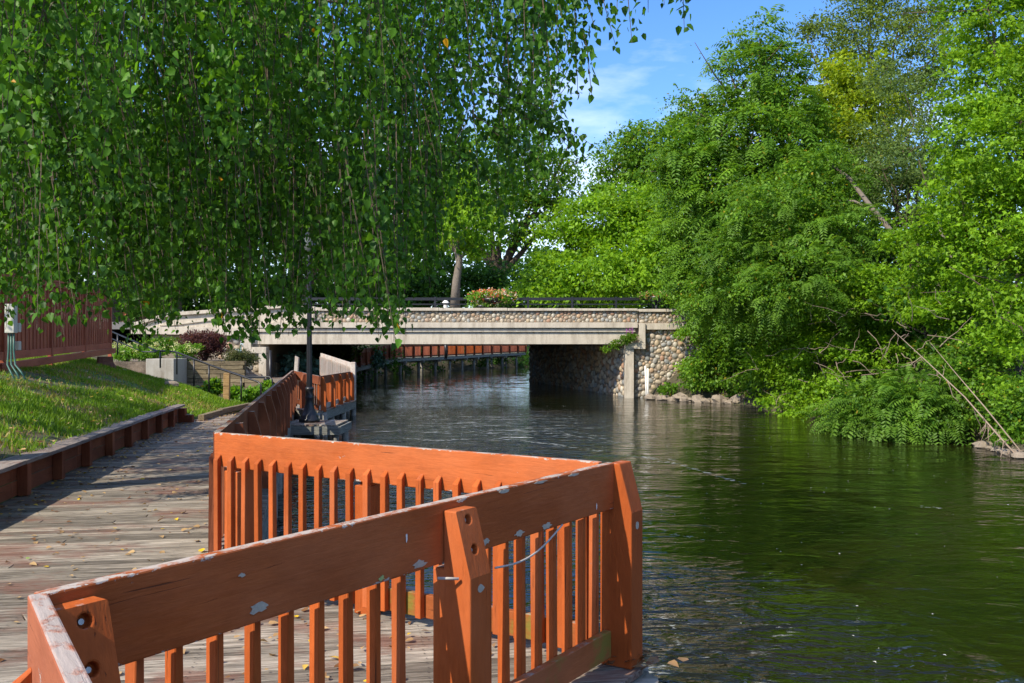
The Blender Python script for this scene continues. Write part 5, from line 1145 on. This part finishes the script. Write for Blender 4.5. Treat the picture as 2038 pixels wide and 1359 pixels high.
o = link('foam', leaf_mesh('foam', M['white'], P, D, NR, .028 * (.4 + RNG.random(n)), T_MAPLE)); tag(o, 'white foam flecks drifting on the river', 'foam', kind='stuff')

# ------------------------------------------------------------------ the weeping birch
birch = empty('weeping_birch', (-6.6, 9.3, 0.6), 'large weeping birch whose leafy curtains hang across the upper left', 'tree')
BC = np.array([-5.0, 9.2])
def birch_bottom(x, y):
    r = np.hypot(x - BC[0], (y - BC[1]) * 1.1)
    base = 1.80 + np.where(r > 3.0, ((r - 3.0) / 2.5) ** 1.6 * 1.15, 0)
    return base + 0.18 * np.sin(x * 2.9 + y) + 0.10 * np.sin(x * 7.1 + 2 * y)
ns = 4700; ang = RNG.random(ns) * 2 * np.pi; rad = 5.5 * np.sqrt(RNG.random(ns)); 
nk_ = 520; ka = RNG.random(nk_) * 2 * np.pi; kr = 5.35 * np.sqrt(RNG.random(nk_)); kx_, ky_ = BC[0] + kr * np.cos(ka), BC[1] + kr * np.sin(ka) / 1.1; kz_ = RNG.random(nk_) ** 2.0; ki = RNG.integers(0, nk_, ns)
sx_ = kx_[ki] + RNG.normal(size=ns) * .17; sy_ = ky_[ki] + RNG.normal(size=ns) * .17
ok = (sy_ > 4.1) & (sx_ / sy_ > -.72); sx_, sy_, ki = sx_[ok], sy_[ok], ki[ok]; ns = len(sx_)
zb0 = birch_bottom(sx_, sy_) + (kz_[ki] * .8 + .2 * RNG.random(ns)) * (2.1 + sy_ * .18) - .05 + np.abs(RNG.normal(size=ns)) * .16
Ls = 0.9 + 1.7 * RNG.random(ns); top = zb0 + Ls
P, D, R_, S_ = [], [], [], []
lean = RNG.normal(size=(nk_, 2))[ki] * .16 + RNG.normal(size=(ns, 2)) * .09 + np.array([0.05, 0]); krnd = RNG.random(nk_)[ki]; tw = MB()
for i in range(ns):
    m_ = int(Ls[i] / .047); t_ = np.arange(m_) / m_; z = top[i] - t_ * Ls[i]
    cx_ = sx_[i] + lean[i, 0] * (1 - t_) ** 2 * Ls[i] * -1 + .02 * np.sin(z * 5 + i); cy_ = sy_[i] + lean[i, 1] * (1 - t_) * Ls[i]
    pos = np.stack([cx_, cy_, z], 1) + RNG.normal(size=(m_, 3)) * .035
    d = RNG.normal(size=(m_, 3)) * .5; d[:, 2] -= .8; P.append(pos); D.append(d); S_.append(np.full(m_, .062) * (.45 + .85 * RNG.random(m_))); R_.append(np.clip(RNG.random(m_) * .5 + krnd[i] * .5, 0, 1))
    if i % 3 == 0: tw.tube([(cx_[0], cy_[0], z[0]), (cx_[m_//2], cy_[m_//2], z[m_//2]), (cx_[-1], cy_[-1], z[-1])], [.005, .004, .002], 3, False)
# longest strands that hang lowest over the walkway
for (px0, py1, Y_) in ((20, 655, 6.8), (45, 640, 7.2), (95, 640, 6.5), (120, 665, 6.2), (190, 655, 6.9), (160, 640, 7.4), (265, 645, 7.6), (330, 655, 7.3), (430, 680, 7.2), (448, 672, 7.5), (470, 660, 7.1), (492, 686, 7.4), (510, 694, 7.2), (528, 690, 7.6), (548, 676, 7.0), (565, 668, 7.4), (590, 655, 7.2), (700, 650, 6.6),
        (686, 660, 6.9), (742, 640, 7.0), (770, 668, 6.5), (786, 680, 6.7), (800, 684, 6.4), (812, 668, 6.8), (745, 655, 6.9), (850, 575, 7.2), (862, 560, 7.5), (620, 650, 7.5), (660, 640, 7.3), (380, 640, 7.4)):
    for q_ in range(3):
        b = at(px0, py1, Y_) + Vector((random.gauss(0, .05), random.gauss(0, .12), random.uniform(0, .18) * q_)); a = b + Vector((random.uniform(-.25, .1), random.uniform(-.1, .2), 1.3)); m_ = 30
        for j in range(m_):
            t_ = j / m_; p = a.lerp(b, t_) + Vector((.03 * math.sin(t_ * 6 + q_), 0, 0)); pos = np.array(p)[None] + RNG.normal(size=(2, 3)) * .035; P.append(pos); d = RNG.normal(size=(2, 3)) * .45; d[:, 2] -= .9; D.append(d); S_.append(.064 * (.5 + .7 * RNG.random(2))); R_.append(RNG.random(2) * .8)
        tw.tube([a, a.lerp(b, .5), b], [.005, .004, .002], 3, False)
# strands trailing over the sky at the upper right
for (px0, py0, px1, py1, Y_) in ((1060, -60, 1062, 160, 6.2), (1075, -40, 1100, 215, 6.4), (1110, -70, 1108, 130, 6.3), (1140, -60, 1150, 190, 6.5), (1160, 60, 1178, 195, 6.4), (1170, -60, 1225, 90, 6.6), (1040, -60, 1045, 100, 6), (1240, -60, 1258, 85, 6.2),
        (1230, -40, 1228, 30, 6.2), (1290, -60, 1290, 25, 6.3), (1355, -60, 1362, 62, 6.3), (1130, -80, 1185, 60, 6.5), (1020, -60, 1030, 60, 6.1), (1090, -80, 1128, 90, 6.6), (1310, -80, 1322, 10, 6.2),
        (960, 180, 1180, 290, 7.2), (1000, 210, 1170, 330, 7.4), (940, 230, 1120, 370, 7.6), (980, 260, 1080, 380, 7.6), (930, 120, 1130, 280, 7.3), (900, 300, 1020, 430, 7.6), (1040, 235, 1150, 300, 7.2)):
    a, b = at(px0, py0, Y_), at(px1, py1, Y_ - .1); m_ = int((b - a).length / .034)
    for j in range(m_):
        t_ = j / m_; p = a.lerp(b, t_) + Vector((0, 0, .10 * math.sin(math.pi * t_))); pos = np.array(p)[None] + RNG.normal(size=(3, 3)) * .04; P.append(pos); d = RNG.normal(size=(3, 3)) * .45; d[:, 2] -= .9; D.append(d); S_.append(.062 * (.5 + .7 * RNG.random(3))); R_.append(RNG.random(3) * .55)
    tw.tube([a, a.lerp(b, .5) + Vector((0, 0, .10)), b], [.006, .004, .002], 3, False)
P = np.concatenate(P); D = np.concatenate(D); S_ = np.concatenate(S_); R_ = np.concatenate(R_); n = len(P); NR = RNG.normal(size=(n, 3)); NR[:, 1] -= .5; NR[:, 2] += .2
R_ = np.where(RNG.random(n) > .9993, 1.0, np.minimum(R_, .97))
b0 = np.array(birch.location)
link('foliage', leaf_mesh('foliage', M['l_birch'], P - b0, D, NR, S_, T_BIRCH, R_), birch, birch.location)
tw.build('twigs', M['bark'], birch)['kind'] = 'stuff'
# upper crown, mostly out of view, extended left to shade lawn and walkway
bl = [(-5.5, 9.2, 7.2, 4.2, 4.0, 1.8), (-7.5, 10.5, 8.5, 3.0, 3.4, 2.0), (-6.0, 8.0, 9.8, 2.8, 2.8, 2.0), (-9.5, 10, 6.5, 3.0, 3.2, 2.4), (-10.5, 12.5, 6, 2.8, 3, 2.4), (-2.5, 9.5, 6.2, 2.0, 2.6, .9)]
link('upper_foliage', crown('upper_foliage', M['l_birch'], birch, bl, 26000, .13, T_OVAL, .30, 30, .2, .6, base=tuple(b0)), birch, birch.location)
mb = MB(); tb = Vector((-6.6, 9.3, .6)); mb.tube([tb - Vector((0, 0, .3)), tb + Vector((0, 0, 1.5)), tb + Vector((.15, 0, 4)), tb + Vector((.1, .1, 7)), tb + Vector((.3, 0, 10))], [.32, .26, .22, .15, .04], 12); mb.build('trunk', M['bark2'], birch, True)
mb = MB()
for i in range(22):
    th = i * 2.4; r = random.uniform(2.5, 5); s = tb + Vector((0, 0, random.uniform(3.5, 7))); e = Vector((BC[0] + r * math.cos(th), BC[1] + r * math.sin(th) * .9, random.uniform(4.6, 6)))
    if e.y < 4.3: continue
    mid = s.lerp(e, .5) + Vector((0, 0, .8)); mb.tube([s, mid, e], [.07, .045, .012], 6, False)
mb.build('limb', M['bark2'], birch, True)
